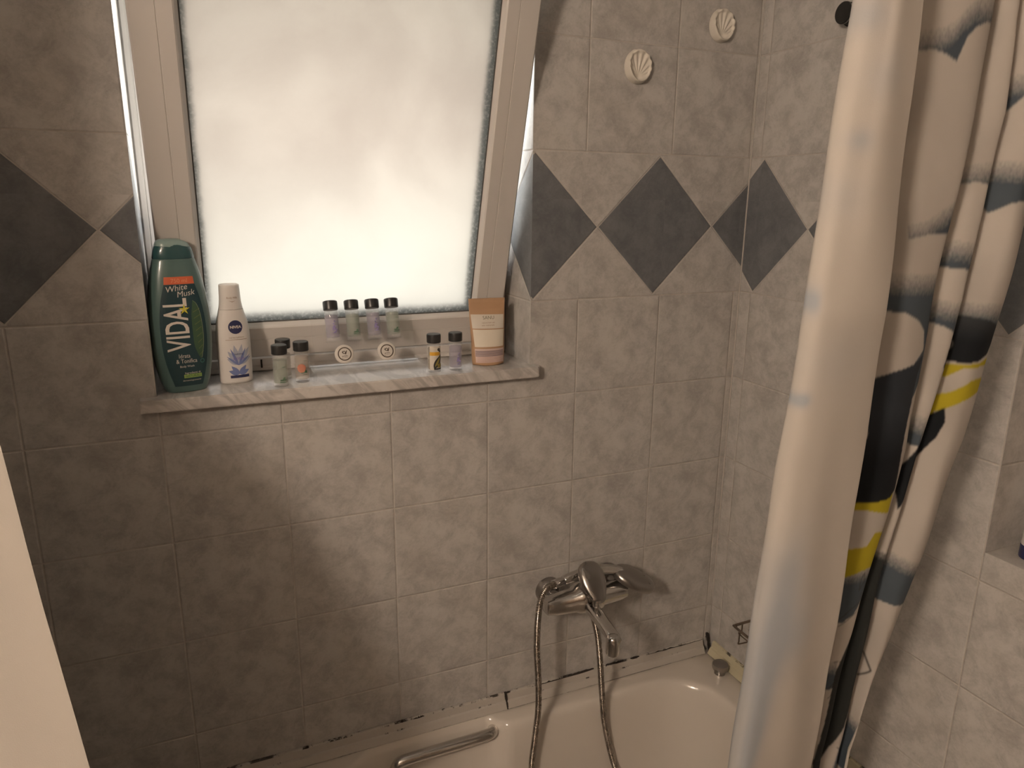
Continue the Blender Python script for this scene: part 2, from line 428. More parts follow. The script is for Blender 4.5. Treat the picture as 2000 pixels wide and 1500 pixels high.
L = thing('wall_lamp', (XW, LAMP_POS[1], LAMP_POS[2]), 'glowing glass globe lamp on the left wall of the bathroom', 'lamp')
lathe('lamp_base', [(.055, .0005), (.055, .012), (.045, .020), (.020, .022), (.020, .075), (0, .075)], M_white, L, 40, Matrix.Rotation(PI / 2, 4, 'Y'))
t = NT('lit_lamp_glass'); t.set(col=(.8, .75, .68), rough=.3)
t.b.inputs['Emission Color'].default_value = (*LAMP_COLOR, 1); t.b.inputs['Emission Strength'].default_value = LAMP_STRENGTH
lathe('lamp_globe', [(LAMP_R * math.sin(a), LAMP_R * math.cos(a)) for a in np.linspace(PI, 0, 13)], t.m, L, 24, Matrix.Translation((LAMP_POS[0] - XW, 0, 0)), angle=None)

# ================================================================= window
win = struct(link(bpy.data.objects.new('window_1', None))); win.empty_display_size = .02
def ringprof(name, x0, x1, z0, z1, prof, mp, mat, parent):
    vs = []; fs = []
    for ins, d in prof:
        for x, z in ((x0 + ins, z0 + ins), (x1 - ins, z0 + ins), (x1 - ins, z1 - ins), (x0 + ins, z1 - ins)): vs.append(mp(x, d, z))
    for i in range(len(prof) - 1):
        for k in range(4): fs.append((i * 4 + k, i * 4 + (k + 1) % 4, (i + 1) * 4 + (k + 1) % 4, (i + 1) * 4 + k))
    return raw(name, vs, fs, mat, parent, False)
ringprof('window_frame', OX0, OX1, -.130, OZ1, [(0, .06), (0, .004), (.003, 0), (.010, 0), (.0105, .0012), (.012, .0012), (.0125, 0), (.026, 0), (.030, .004), (.030, .06)],
         lambda x, d, z: (x, .128 + d, z), M_pvc, win)
box('drain_slot', .1785, .1815, .1265, .129, -.122, -.106, M_mould, win)
k_ = 1 / math.hypot(1, .3); SL = Vector((0, -.3 * k_, k_)); SN = Vector((0, k_, .3 * k_)); SO = Vector((0, .119, -.1))
sm = lambda x, d, h: SO + Vector((x, 0, 0)) + SL * h + SN * d
SH = .74
sash = ringprof('sash_frame', .021, .672, 0, SH, [(0.004, .055), (0, .05), (0, .003), (.003, 0), (.0375, 0), (.0380, .0010), (.0392, .0010), (.0397, 0),
        (.0615, 0), (.0640, .0020), (.0690, .010), (.0690, .055), (.004, .055)], sm, M_pvc, win)
ringprof('gasket', .021, .672, 0, SH, [(.068, .0125), (.068, .0115), (.0712, .0115), (.0712, .0125)], sm, M_gasket, sash)
raw('glass_pane', [sm(x, d, h) for d in (.013, .018) for x, h in ((.086, .065), (.607, .065), (.607, SH - .065), (.086, SH - .065))],
    [(0, 3, 2, 1), (4, 5, 6, 7), (0, 1, 5, 4), (1, 2, 6, 5), (2, 3, 7, 6), (3, 0, 4, 7)], M_pane, sash, False)
# marble sill
bm = bmesh.new()
P = [(-.025, -.025), (.700, -.025), (.708, -.017), (.708, -.0004), (.6915, -.0004), (.6915, .215), (.0005, .215), (.0005, -.0004), (-.025, -.0004)]
lo_ = [bm.verts.new((x, y, -.1518)) for x, y in P]; hi_ = [bm.verts.new((x, y, -.130)) for x, y in P]
bm.faces.new(lo_[::-1]); bm.faces.new(hi_)
for i in range(len(P)): bm.faces.new((lo_[i], lo_[(i + 1) % len(P)], hi_[(i + 1) % len(P)], hi_[i]))
es = [e for e in bm.edges if all(v_.co.y < -.01 for v_ in e.verts)]
bmesh.ops.bevel(bm, geom=es, offset=.0018, segments=2, affect='EDGES')
frombm('window_sill', bm, M_marble, win)
SILL = -.130

# ================================================================= bathtub and its edge strips
RIM = -.926
def rr(x0, x1, y0, y1, r, n=16):
    """rounded rectangle loop, starts at back-right going round"""
    o = []
    for cx, cy, a0 in ((x1 - r, y1 - r, 0), (x0 + r, y1 - r, 90), (x0 + r, y0 + r, 180), (x1 - r, y0 + r, 270)):
        for k in range(n + 1):
            a = math.radians(a0 + 90 * k / n); o.append((cx + r * math.cos(a), cy + r * math.sin(a)))
    return o
def dense(lp, n=400):
    P = [Vector((*p, 0)) for p in lp]; d = [0]
    for i in range(len(P)): d.append(d[-1] + (P[(i + 1) % len(P)] - P[i]).length)
    out = []; j = 0
    for k in range(n):
        s = d[-1] * k / n
        while d[j + 1] < s: j += 1
        t_ = (s - d[j]) / max(1e-9, d[j + 1] - d[j]); q = P[j].lerp(P[(j + 1) % len(P)], t_); out.append((q.x, q.y))
    return out
TX0, TX1, TY0, TY1 = -.717, XR - .002, -.735, -.002
base = dense(rr(-.36, 1.128, -.665, -.062, .135))
cx_, cy_ = .384, -.363
def sc(p, m, r=.0):   # shrink towards the middle by m metres on each side
    fx = 1 - m / .744; fy = 1 - m / .3015
    return (cx_ + (p[0] - cx_) * fx, cy_ + (p[1] - cy_) * fy)
def outer(p):
    dx, dy = p[0] - cx_, p[1] - cy_
    tx = ((TX1 - cx_) / dx if dx > 1e-9 else (TX0 - cx_) / dx if dx < -1e-9 else 1e9)
    ty = ((TY1 - cy_) / dy if dy > 1e-9 else (TY0 - cy_) / dy if dy < -1e-9 else 1e9)
    t_ = min(tx, ty); return (cx_ + dx * t_, cy_ + dy * t_)
def ss(a, b, x): 
    t_ = max(0, min(1, (x - a) / (b - a))); return t_ * t_ * (3 - 2 * t_)
def recess(p, z):
    x, y = p
    w = ss(.27, .33, x) * (1 - ss(.585, .632, x)) * ss(-.25, -.12, y)
    dz = 1 - ss(.035, .16, RIM - z)
    return (x, y + .040 * w * dz)
loops = []
outs = [outer(p) for p in base]
loops.append([(*p, RIM - .20) for p in outs])
loops.append([(*p, RIM - .004) for p in outs]); loops.append([(*p, RIM) for p in [(p[0] + (cx_ - p[0]) * .004, p[1] + (cy_ - p[1]) * .008) for p in outs]])
for m, dz in ((-.034, 0), (-.012, 0), (-.005, -.0008), (0, -.003), (.004, -.008), (.007, -.016), (.010, -.03), (.014, -.055), (.020, -.10), (.028, -.16), (.036, -.24), (.046, -.31), (.062, -.355), (.09, -.385), (.14, -.40), (.22, -.405), (.28, -.407)):
    L_ = []
    for p, q in zip(base, outs):
        s_ = sc(p, m) if m > -.03 else (p[0] + (q[0] - p[0]) * .5, p[1] + (q[1] - p[1]) * .5)
        s_ = recess(s_, RIM + dz)
        s_ = (s_[0], min(s_[1], -.0208 - max(0, (m + .034)) * .02))
        L_.append((*s_, RIM + dz))
    loops.append(L_)
tub = thing('bathtub', (.36, -.37, ZF), 'cream acrylic bathtub under the tiled window wall', 'bathtub')
off = Vector((-.36, .37, -ZF))
tb = loft('basin', [[Vector(p) + off for p in L_] for L_ in loops[1:]], M_tub, tub, (False, True))
bm = bmesh.new(); bx(bm, TX0, TX1, TY0, TY0 + .02, ZF, RIM - .003, .004); bmesh.ops.translate(bm, verts=bm.verts, vec=off)
frombm('apron', bm, M_tub, tub)
# grab handle in its recess
hz, hy = -.948, -.046
pth = cr([(.372, -.030, hz - .050), (.372, hy, hz - .030), (.374, hy - .010, hz - .010), (.384, hy - .012, hz), (.42, hy - .012, hz + .002), (.56, hy - .010, hz + .002), (.590, hy - .004, hz), (.600, hy + .010, hz - .004)], 8)
g = tubeobj('grab_handle', [[Vector(p) + off for p in pth]], .0125, M_chrome, tub, 20)
g['label'] = 'chrome grab handle'
kn = lathe('rim_knob', [(.0135, 0), (.0135, .012), (.019, .014), (.020, .020), (.019, .026), (.014, .030), (0, .031)], M_chromed, tub, 32,
      Matrix.Translation(Vector((1.175, -.098, RIM)) + off)); kn['label'] = 'round chrome knob on the rim corner'
# edge strips between tiles and rim
def strip(name, x0, x1, mat, ax='x'):
    prof = [(0.0, -.893), (-.004, -.893), (-.006, -.8945), (-.009, -.907), (-.0095, -.909), (-.0140, -.911), (-.020, -.924), (-.020, -.9255), (0.0, -.9255)]
    vs = []; fs = []; n = len(prof); N = 60
    for i in range(N + 1):
        x = x0 + (x1 - x0) * i / N
        for y, z in prof: vs.append((x, y - .0005, z) if ax == 'x' else (XR - .0005 + y, x, z))
    for i in range(N):
        for k in range(n): fs.append((i * n + k, i * n + (k + 1) % n, (i + 1) * n + (k + 1) % n, (i + 1) * n + k))
    fs.append(tuple(range(n))); fs.append(tuple(N * n + k for k in range(n))[::-1])
    return struct(raw(name, vs, fs, mat, None, False))
strip('trim_1', XL + .002, .6405, M_trim); strip('trim_2', .6440, XR - .026, M_trim); strip('trim_3', -.022, -.735, M_trimy, 'y')
def blob(pts, w, th, mp, seed=0):
    """ragged flat streak along pts"""
    r = random.Random(seed); vs = []; n = len(pts)
    for i, p in enumerate(pts):
        q = w * (.25 + .75 * math.sin(PI * (i + .3) / (n - .4))) * r.uniform(.6, 1.2)
        vs.append((p[0], p[1] - q)); vs.append((p[0], p[1] + q))
    fs = [(2 * i, 2 * i + 2, 2 * i + 3, 2 * i + 1) for i in range(n - 1)]
    m = len(vs)
    V = [mp(a, b, 0) for a, b in vs] + [mp(a, b, th) for a, b in vs]
    F = [tuple(reversed(q)) for q in fs] + [tuple(k + m for k in q) for q in fs]
    F += [(0, 1, 1 + m, m), (m - 2, m - 1, 2 * m - 1, 2 * m - 2)]
    for i in range(n - 1): F += [(2 * i, 2 * i + m, 2 * i + 2 + m, 2 * i + 2), (2 * i + 1, 2 * i + 3, 2 * i + 3 + m, 2 * i + 1 + m)]
    return V, F
def mould(name, segs, mp, label, parent=None):
    V, F = [], []
    for k, (a, b, w) in enumerate(segs):
        n = 14; r = random.Random(k)
        pts = [(a[0] + (b[0] - a[0]) * i / n, a[1] + (b[1] - a[1]) * i / n + r.uniform(-.0006, .0006)) for i in range(n + 1)]
        v_, f_ = blob(pts, w, .0008, mp, k); s_ = len(V); V += v_; F += [tuple(q + s_ for q in h) for h in f_]
    o = raw(name, V, F, M_mould, None, False); o['kind'] = 'structure'; return o
mould('trim_4', [((.800, -.8935), (.872, -.8915), .0026), ((.905, -.8915), (.955, -.8915), .0022), ((.975, -.8925), (1.00, -.8920), .0018), ((.425, -.8940), (.45, -.8935), .0018),
                 ((.398, -.8925), (.404, -.8925), .003), ((.6405, -.8925), (.654, -.8922), .0018), ((.197, -.8930), (.205, -.8930), .002), ((1.200, -.888), (1.213, -.888), .0016), ((.72, -.894), (.795, -.894), .0012), ((1.02, -.893), (1.19, -.893), .0008)],
      lambda a, b, d: (a, -.0062 - d if b < -.892 else -.0002 - d - .004, b), '')
V, F = [], []
for z0, z1, x, w in ((-.892, -.925, .6420, .0016),):
    pass
def gapcol(name, x, w, z0, z1, y0, y1):
    vs = []; n = 12; r = random.Random(5)
    for i in range(n + 1):
        t_ = i / n; z = z0 + (z1 - z0) * t_; q = w * r.uniform(.5, 1.1) * (1.2 - .5 * t_); y = y0 + (y1 - y0) * t_
        vs += [(x - q, y, z), (x + q, y, z), (x + q, y + .006, z), (x - q, y + .006, z)]
    fs = []
    for i in range(n):
        for k in range(4): fs.append((i * 4 + k, i * 4 + (k + 1) % 4, i * 4 + 4 + (k + 1) % 4, i * 4 + 4 + k))
    fs += [(0, 1, 2, 3), (n * 4 + 3, n * 4 + 2, n * 4 + 1, n * 4)]
    o = raw(name, vs, fs, M_mould, None, False); return struct(o)
gapcol('trim_5', .6422, .0026, -.8925, -.9245, -.0068, -.0215)
gapcol('trim_6', 1.207, .0028, -.880, -.925, -.006, -.020)
# white silicone in the tile corner
tubeobj('trim_7', [[(XR - .001, -.001, z) for z in np.linspace(-.875, ZC - .01, 12)]], .0016, simple('corner_grout', (.44, .41, .375), .8), None, 8)
bpy.data.objects['trim_7']['kind'] = 'structure'

# ================================================================= mixer tap
tap = thing('bath_mixer_tap', (.812, 0, -.66), 'worn chrome bath mixer tap on the tiled wall above the bathtub', 'tap')
TO = -Vector((.812, 0, -.66))
def TL(p): return Vector(p) + TO
for x, z in ((.746, -.655), (.896, -.650)):
    lathe('wall_rosette', [(.031, 0), (.031, .004), (.029, .012), (.024, .019), (.017, .023), (.014, .024), (.0135, .045), (.010, .048)], M_chromed, tap, 40,
          Matrix.Translation(TL((x, -.0008, z))) @ Matrix.Rotation(PI / 2, 4, 'X'))
def hexloop(x, hw, hh, cy, cz, n=28, p=3.2):
    o = []
    for k in range(n):
        a = 2 * PI * k / n; c, s = math.cos(a), math.sin(a)
        o.append(TL((x, cy + hw * math.copysign(abs(c) ** (2 / p), c), cz + hh * math.copysign(abs(s) ** (2 / p), s))))
    return o
loft('body', [hexloop(.703, .012, .012, -.070, -.650), hexloop(.707, .018, .017, -.070, -.650), hexloop(.725, .021, .020, -.071, -.650), hexloop(.772, .024, .023, -.072, -.649), hexloop(.780, .029, .028, -.073, -.648),
              hexloop(.792, .031, .030, -.073, -.646), hexloop(.818, .031, .030, -.073, -.646), hexloop(.832, .029, .028, -.073, -.648), hexloop(.840, .024, .023, -.072, -.649), hexloop(.886, .021, .020, -.071, -.650),
              hexloop(.903, .018, .017, -.070, -.650), hexloop(.907, .012, .012, -.070, -.650)], M_chrome, tap, angle=40)
lathe('cartridge_neck', [(.024, -.01), (.024, .012), (.022, .020), (.0215, .040), (.018, .046), (0, .047)], M_chromed, tap, 40, Matrix.Translation(TL((.806, -.078, -.634))) @ Matrix.Rotation(math.radians(18), 4, 'X'))
# lever: rounded shield-shaped handle, turned down towards the front
def lev(t_, w, th):
    o = []; c = Vector((.806, -.078, -.578)).lerp(Vector((.806, -.128, -.628)), t_); 
    dn = Vector((0, -.70, -.71)); nr = Vector((0, -.71, .70)); ax = Vector((1, 0, 0))
    for k in range(28):
        a = 2 * PI * k / 28; cc, s = math.cos(a), math.sin(a)
        o.append(TL(c + ax * w * math.copysign(abs(cc) ** .75, cc) + nr * th * math.copysign(abs(s) ** .75, s)))
    return o
loft('lever', [lev(-.24, .008, .004), lev(-.19, .017, .008), lev(-.08, .0255, .012), lev(.15, .0295, .014), lev(.45, .0285, .013), lev(.70, .0235, .010), lev(.88, .0175, .008), lev(1.0, .0140, .006), lev(1.06, .008, .003)], M_chromed, tap, angle=60)
# spout reaching towards the room, mouth down
sp = []
for y, z, w, h in ((-.085, -.652, .016, .014), (-.100, -.654, .0155, .013), (-.14, -.662, .0145, .0115), (-.18, -.670, .0140, .0105), (-.198, -.6740, .0140, .0105), (-.207, -.6755, .0115, .0090), (-.2095, -.676, .007, .006)):
    L_ = []
    for k in range(24):
        a = 2 * PI * k / 24; cc, s = math.cos(a), math.sin(a)
        L_.append(TL((.800 + (-.085 - y) * .02 + w * math.copysign(abs(cc) ** .7, cc), y, z + h * math.copysign(abs(s) ** .7, s))))
    sp.append(L_)
loft('spout', sp, M_chrome, tap, angle=60)
lathe('spout_mouth', [(0, .022), (.006, .0215), (.011, .0195), (.0140, .015), (.0147, .008), (.0147, -.018), (.0138, -.022), (.0105, -.022), (.0105, -.012), (0, -.012)], M_chrome, tap, 36, Matrix.Translation(TL((.7975, -.2010, -.684))))
dk = lathe('diverter_knob', [(.0045, 0), (.0045, .013), (.0085, .0145), (.0095, .017), (.0095, .027), (.0085, .030), (0, .0305)], M_chrome, tap, 28, Matrix.Translation(TL((.799, -.128, -.652))))
lathe('hose_outlet', [(.0085, 0), (.0105, -.006), (.0105, -.020), (.0085, -.024)], M_chrome, tap, 24, Matrix.Translation(TL((.822, -.078, -.667))))

# ================================================================= hand shower with its hose, lying in the cradle behind the lever
hs = thing('hand_shower', (.83, -.05, -.60), 'chrome hand shower lying across the mixer tap, its steel hose looping into the bathtub', 'shower')
HO = -Vector((.83, -.05, -.60))
def HL(p): return Vector(p) + HO
hp = [(.757, -.056, -.607), (.775, -.056, -.603), (.81, -.055, -.600), (.85, -.055, -.600), (.875, -.058, -.604), (.90, -.061, -.612)]
tubeobj('handle', [[HL(p) for p in cr(hp, 6)]], [.0105 + .002 * math.sin(PI * i / 30) for i in range(31)], M_chrome, hs, 20)
hc = Vector((.930, -.066, -.630)); hd = Vector((.89, -.06, -.45)).normalized(); hn = Vector((-.42, .22, -.87)); hn = (hn - hd * hn.dot(hd)).normalized(); hw = hd.cross(hn)
def hl(sc_, dn):
    o = []
    for k in range(48):
        a = 2 * PI * k / 48
        L2 = .060 if math.cos(a) > 0 else .056
        o.append(HL(hc + hd * (L2 * sc_ * math.cos(a)) + hw * (.040 * sc_ * math.sin(a)) + hn * dn))
    return o
loft('shower_head', [hl(.30, -.012), hl(.7, -.0095), hl(.9, -.006), hl(.985, -.001), hl(1.0, .003), hl(1.0, .009), hl(.97, .011), hl(.90, .0115)], M_chromed, hs, angle=50)
fp = loft('spray_plate', [hl(.90, .0105), hl(.88, .0125), hl(.3, .0130)], simple('grey_rubber_spray_plate', (.16, .155, .15), .5), hs)
lathe('hose_nut', [(.0085, 0), (.0105, .002), (.0105, .020), (.0095, .024), (.0095, .030), (.011, .031), (.011, .038), (.0095, .039)], M_chrome, hs, 24,
      align(HL((.727, -.064, -.606)), HL((.757, -.056, -.607))))
hpts = cr([(.735, -.064, -.605), (.722, -.070, -.602), (.700, -.083, -.601), (.682, -.095, -.618), (.6745, -.100, -.660), (.6735, -.100, -.70), (.674, -.100, -.737), (.679, -.100, -.809), (.680, -.100, -.882), (.673, -.100, -.953), (.665, -.104, -1.030),
           (.665, -.125, -1.12), (.69, -.18, -1.22), (.74, -.24, -1.295), (.80, -.26, -1.322), (.87, -.24, -1.31), (.905, -.18, -1.24), (.900, -.13, -1.16), (.880, -.100, -1.085), (.858, -.090, -.982), (.847, -.090, -.902), (.838, -.088, -.805), (.832, -.083, -.745), (.823, -.078, -.700), (.822, -.078, -.688)], 10)
# resample evenly, one corrugation every 3.4 mm
d = [0]
for a, b in zip(hpts, hpts[1:]): d.append(d[-1] + (b - a).length)
NN = int(d[-1] / .0034) * 4; rs = []; rad = []; j = 0
for i in range(NN + 1):
    s_ = d[-1] * i / NN
    while j < len(d) - 2 and d[j + 1] < s_: j += 1
    rs.append(HL(hpts[j].lerp(hpts[j + 1], (s_ - d[j]) / max(1e-9, d[j + 1] - d[j])))); rad.append((.0056, .0069, .0070, .0058)[i % 4])
tubeobj('hose', [rs], rad, M_hose, hs, 14)

# ================================================================= wire basket, shells, wall socket
bk = thing('wire_soap_basket', (XR, -.35, -.72), 'small bronzed wire soap basket on the side wall partly behind the curtain', 'basket')
BO = -Vector((XR, -.35, -.72))
def arc(p): return [Vector(q) + BO for q in p]
X0, Xw, Y0, Y1, Z1, Z0 = 1.100, 1.2145, -.211, -.445, -.709, -.742
tubeobj('rim_wire', [arc(cr([(Xw, Y0, Z1), (X0 + .02, Y0, Z1), (X0 + .005, Y0 - .003, Z1), (X0, Y0 - .02, Z1), (X0, Y1 + .02, Z1), (X0 + .005, Y1 + .003, Z1), (X0 + .02, Y1, Z1), (Xw, Y1, Z1)], 5)),
                     arc([(Xw, Y0, Z1), (Xw, Y1, Z1)])], .0030, M_wire, bk, 10)
for i in range(7):
    y = Y0 - .022 - i * .032
    tubeobj('floor_wire', [arc(cr([(Xw, y, Z1), (Xw, y, Z0 + .006), (Xw - .006, y, Z0), (X0 + .008, y, Z0), (X0, y, Z0 + .008), (X0, y, Z1)], 4))], .0016, M_wire, bk, 8)
for i in range(3):
    x = X0 + .026 + i * .030
    tubeobj('cross_wire', [arc(cr([(x, Y0, Z1), (x, Y0, Z0 + .008), (x, Y0 - .008, Z0), (x, Y1 + .008, Z0), (x, Y1, Z0 + .008), (x, Y1, Z1)], 4))], .0016, M_wire, bk, 8)

def shell(x, z, label, rot, tint):
    NR, NA = 26, 96; vs = []; fs = []
    for i in range(NR + 1):
        q = i / NR
        for k in range(NA):
            a = 2 * PI * k / NA; px = .0300 * q * math.cos(a); pz = .0325 * q * math.sin(a)
            if q > .9: 
                w = max(0, math.sin(a + .5)); e = 1 + .018 * math.cos(a * 15) * w; px *= e; pz *= e
            phi = math.atan2(pz + .020, px - .001); rr_ = math.hypot(px - .001, pz + .020)
            fan = ss(.25, .6, phi) * (1 - ss(2.5, 2.9, phi))
            rib = .0013 * math.cos((phi - .3) * 20) * ss(.006, .022, rr_) * fan
            dirn = max(0, math.cos(a - math.radians(235)))
            rim_ = math.exp(-((q - .86) / .085) ** 2) * (.0035 + .0080 * dirn)
            hgt = .0050 + .0025 * q + rim_ + rib - .0030 * math.exp(-(rr_ / .007) ** 2)
            hgt *= 1 - .55 * ss(.93, 1.0, q)
            if q >= .999: hgt = 0.0005
            ca, sa = math.cos(rot), math.sin(rot)
            vs.append((px * ca - pz * sa, -hgt - .0005, px * sa + pz * ca))
    for i in range(NR):
        for k in range(NA): fs.append((i * NA + k, (i + 1) * NA + k, (i + 1) * NA + (k + 1) % NA, i * NA + (k + 1) % NA))
    b0 = len(vs); 
    for k in range(NA): vs.append((vs[NR * NA + k][0], -.0002, vs[NR * NA + k][2]))
    for k in range(NA): fs.append((NR * NA + k, b0 + k, b0 + (k + 1) % NA, NR * NA + (k + 1) % NA))
    fs.append(tuple(b0 + k for k in range(NA))[::-1])
    o = raw('shell_ornament', vs, fs, M_shell); o.location = (x, 0, z); return tag(o, label, 'ornament', 'shell ornaments on the tiles')
shell(.915, .4545, 'lower pale shell ornament stuck on the tiles nearer the window', -.12, 0)
shell(1.110, .5465, 'higher pale shell ornament stuck on the tiles nearer the corner', -.12, 0)

sk = thing('wall_socket_ring', (XR, -.236, .531), 'short black tube socket with thin metal ring, high on the side wall by the curtain', 'socket')
sk.name = 'tube_socket'
Rm = Matrix.Rotation(-PI / 2, 4, 'Y')
lathe('tube', [(.021, 0), (.021, .003), (.0185, .004), (.0185, .0235), (.017, .025), (0, .025)], simple('matt_black_plug', (.012, .011, .010), .85), sk, 36, Rm)
lathe('ring', [(.0180, .0200), (.0192, .0200), (.0195, .021), (.0192, .022), (.0180, .022), (.0178, .021), (.0180, .0200)], M_chromed, sk, 36, Rm)

# ================================================================= curtains
PY = [0.405, 0.305, 0.082, -0.121, -0.366, -0.677]
YL = [-0.71, -0.71, -0.705, -0.675, -0.645, -0.6]
KX = {'E': [0.766, 0.769, 0.779, 0.809, 0.841, 0.882], 'L': [0.696, 0.691, 0.682, 0.696, 0.712, 0.734], 'A': [0.923, 0.920, 0.906, 0.940, 0.931, 0.952], 'B': [0.970, 0.980, 0.965, 0.972, 0.966, 0.994], 'D': [1.057, 1.066, 1.042, 1.055, 1.036, 1.012], }
SHAPES = {
'slate_a': [(0.815, 0.359), (0.838, 0.361), (0.852, 0.358), (0.869, 0.351), (0.873, 0.362), (0.878, 0.376), (0.889, 0.387), (0.907, 0.394), (0.935, 0.395), (0.931, 0.414), (0.907, 0.419), (0.885, 0.416), (0.871, 0.405), (0.861, 0.392), (0.846, 0.384), (0.811, 0.377)],
'slate_b': [(0.841, 0.159), (0.857, 0.162), (0.873, 0.165), (0.911, 0.164), (0.906, 0.202), (0.881, 0.19), (0.864, 0.18), (0.837, 0.175)],
'slate_c': [(0.921, 0.197), (0.927, 0.218), (0.938, 0.223), (0.955, 0.225), (0.975, 0.221), (0.991, 0.188), (1.009, 0.201), (1.056, 0.207), (1.043, 0.248), (1.0, 0.251), (0.955, 0.246), (0.927, 0.241), (0.911, 0.233)],
'slate_d': [(0.927, 0.333), (0.938, 0.334), (0.936, 0.356), (0.923, 0.355)],
'slate_e': [(0.917, 0.283), (0.93, 0.283), (0.927, 0.304), (0.914, 0.303)],
'slate_f': [(1.006, 0.325), (0.987, 0.294), (0.975, 0.323), (0.99, 0.347), (1.011, 0.352)],
'slate_g': [(0.918, 0.124), (0.944, 0.122), (0.976, 0.119), (0.973, 0.151), (0.941, 0.156), (0.915, 0.15)],
'slate_band': [(0.826, 0.075), (0.852, 0.073), (0.877, 0.062), (0.894, 0.048), (0.905, 0.023), (0.892, 0.005), (0.863, -0.003), (0.841, -0.013), (0.848, -0.034), (0.913, -0.04), (0.923, -0.004), (0.917, 0.051), (0.899, 0.118), (0.816, 0.12)],
'slate_h': [(0.913, 0.06), (0.945, 0.049), (0.965, 0.039), (0.961, 0.079), (0.913, 0.086)],
'slate_i': [(0.933, -0.114), (0.972, -0.124), (0.965, -0.08), (0.919, -0.065)],
'slate_top': [(0.967, 0.048), (1.041, 0.044), (1.048, 0.071), (1.02, 0.076), (0.964, 0.078)],
'black_body': [(0.835, -0.015), (0.863, -0.003), (0.892, 0.005), (0.908, 0.016), (0.907, -0.016), (0.913, -0.05), (0.917, -0.087), (0.923, -0.138), (0.927, -0.177), (0.918, -0.189), (0.894, -0.192), (0.866, -0.193), (0.847, -0.14), (0.858, -0.092)],
'black_head': [(0.968, 0.001), (0.996, -0.004), (1.015, -0.003), (1.034, 0.006), (1.039, 0.025), (1.04, 0.045), (1.016, 0.054), (0.987, 0.06), (0.966, 0.057), (0.962, 0.03)],
'black_bill': [(0.968, -0.013), (0.973, -0.003), (0.972, 0.016), (0.962, 0.019), (0.962, -0.007)],
'black_wing': [(0.996, -0.068), (1.001, -0.089), (0.998, -0.114), (0.983, -0.154), (0.974, -0.185), (0.96, -0.22), (0.952, -0.168), (0.965, -0.123), (0.974, -0.093)],
'yellow_a': [(0.971, -0.1), (0.989, -0.075), (1.012, -0.058), (1.041, -0.048), (1.042, -0.026), (1.016, -0.028), (0.994, -0.046), (0.974, -0.054), (0.97, -0.012), (0.964, -0.019), (0.97, -0.076)],
'yellow_b': [(0.971, -0.005), (0.997, -0.006), (1.022, -0.004), (1.039, 0.002), (1.055, -0.01), (1.025, -0.01), (1.0, -0.012), (0.986, -0.026)],
'yellow_c': [(0.843, -0.185), (0.892, -0.18), (0.923, -0.175), (0.926, -0.214), (0.885, -0.204), (0.852, -0.205)],
'yellow_d': [(0.866, -0.319), (0.907, -0.304), (0.949, -0.299), (0.944, -0.247), (0.911, -0.241), (0.903, -0.263), (0.852, -0.269)],
'slate_j': [(0.858, -0.399), (0.908, -0.389), (0.933, -0.337), (0.945, -0.298), (0.905, -0.297), (0.832, -0.302)],
'slate_k': [(0.965, -0.376), (1.001, -0.388), (1.037, -0.393), (1.042, -0.321), (1.01, -0.311), (0.975, -0.292), (0.937, -0.286)],
'dark_fold_shade': [(0.937, -0.286), (0.971, -0.294), (0.973, -0.378), (0.98, -0.46), (0.982, -0.542), (0.983, -0.627), (0.971, -0.704), (0.926, -0.697), (0.914, -0.482), (0.936, -0.373)],  # shade of a fold valley, painted into the cloth colour
'slate_m': [(0.895, -0.525), (0.925, -0.517), (0.938, -0.481), (0.909, -0.465), (0.88, -0.473)],
'white_n': [(0.914, -0.482), (0.948, -0.485), (0.927, -0.371), (0.9, -0.387)],
'slate_o': [(1.022, -0.731), (1.052, -0.596), (1.049, -0.561), (1.023, -0.562), (0.99, -0.652), (0.983, -0.717)],
}
STROKES = [[(0.976, -0.451), (0.993, -0.487), (1.0, -0.514), (0.996, -0.533), (0.985, -0.531), (0.982, -0.525)], [(0.988, -0.616), (0.999, -0.646), (1.001, -0.673), (0.995, -0.681), (0.984, -0.674)], [(0.911, -0.336), (0.909, -0.321), (0.913, -0.308), (0.917, -0.323), (0.911, -0.338)], [(0.889, -0.388), (0.903, -0.369), (0.918, -0.36)], [(0.894, -0.398), (0.907, -0.385), (0.919, -0.376)], [(0.903, -0.466), (0.922, -0.469), (0.922, -0.455)], [(0.908, -0.521), (0.915, -0.51), (0.927, -0.518), (0.922, -0.529), (0.913, -0.538)], [(0.9852, 0.02), (0.9845, 0.0235), (0.9825, 0.0262), (0.9798, 0.0274), (0.9768, 0.027), (0.9744, 0.025), (0.973, 0.0218), (0.973, 0.0182), (0.9744, 0.015), (0.9768, 0.013), (0.9797, 0.0126), (0.9825, 0.0138), (0.9845, 0.0165), (0.9852, 0.02)], [(0.9824, 0.0215), (0.9818, 0.0237), (0.9804, 0.0248), (0.9788, 0.0244), (0.9777, 0.0227), (0.9777, 0.0203), (0.9788, 0.0186), (0.9804, 0.0182), (0.9818, 0.0193), (0.9824, 0.0215)]]
REV = [(0.701, 0.376, 0.018, 0.018, 0.9), (0.722, 0.322, 0.021, 0.024, 0.5), (0.707, 0.26, 0.013, 0.012, 0.9), (0.683, 0.097, 0.005, 0.015, 1.5), (0.692, -0.016, 0.007, 0.009, 1.7), (0.725, 0.03, 0.048, 0.038, 0.3), (0.724, -0.243, 0.024, 0.057, 0.8), (0.731, -0.323, 0.026, 0.074, 0.9), (0.728, -0.409, 0.021, 0.089, 1.3), (0.74, -0.543, 0.017, 0.093, 1.6), (0.765, -0.357, 0.024, 0.057, 0.8), (0.698, 0.207, 0.021, 0.025, 0.4)]

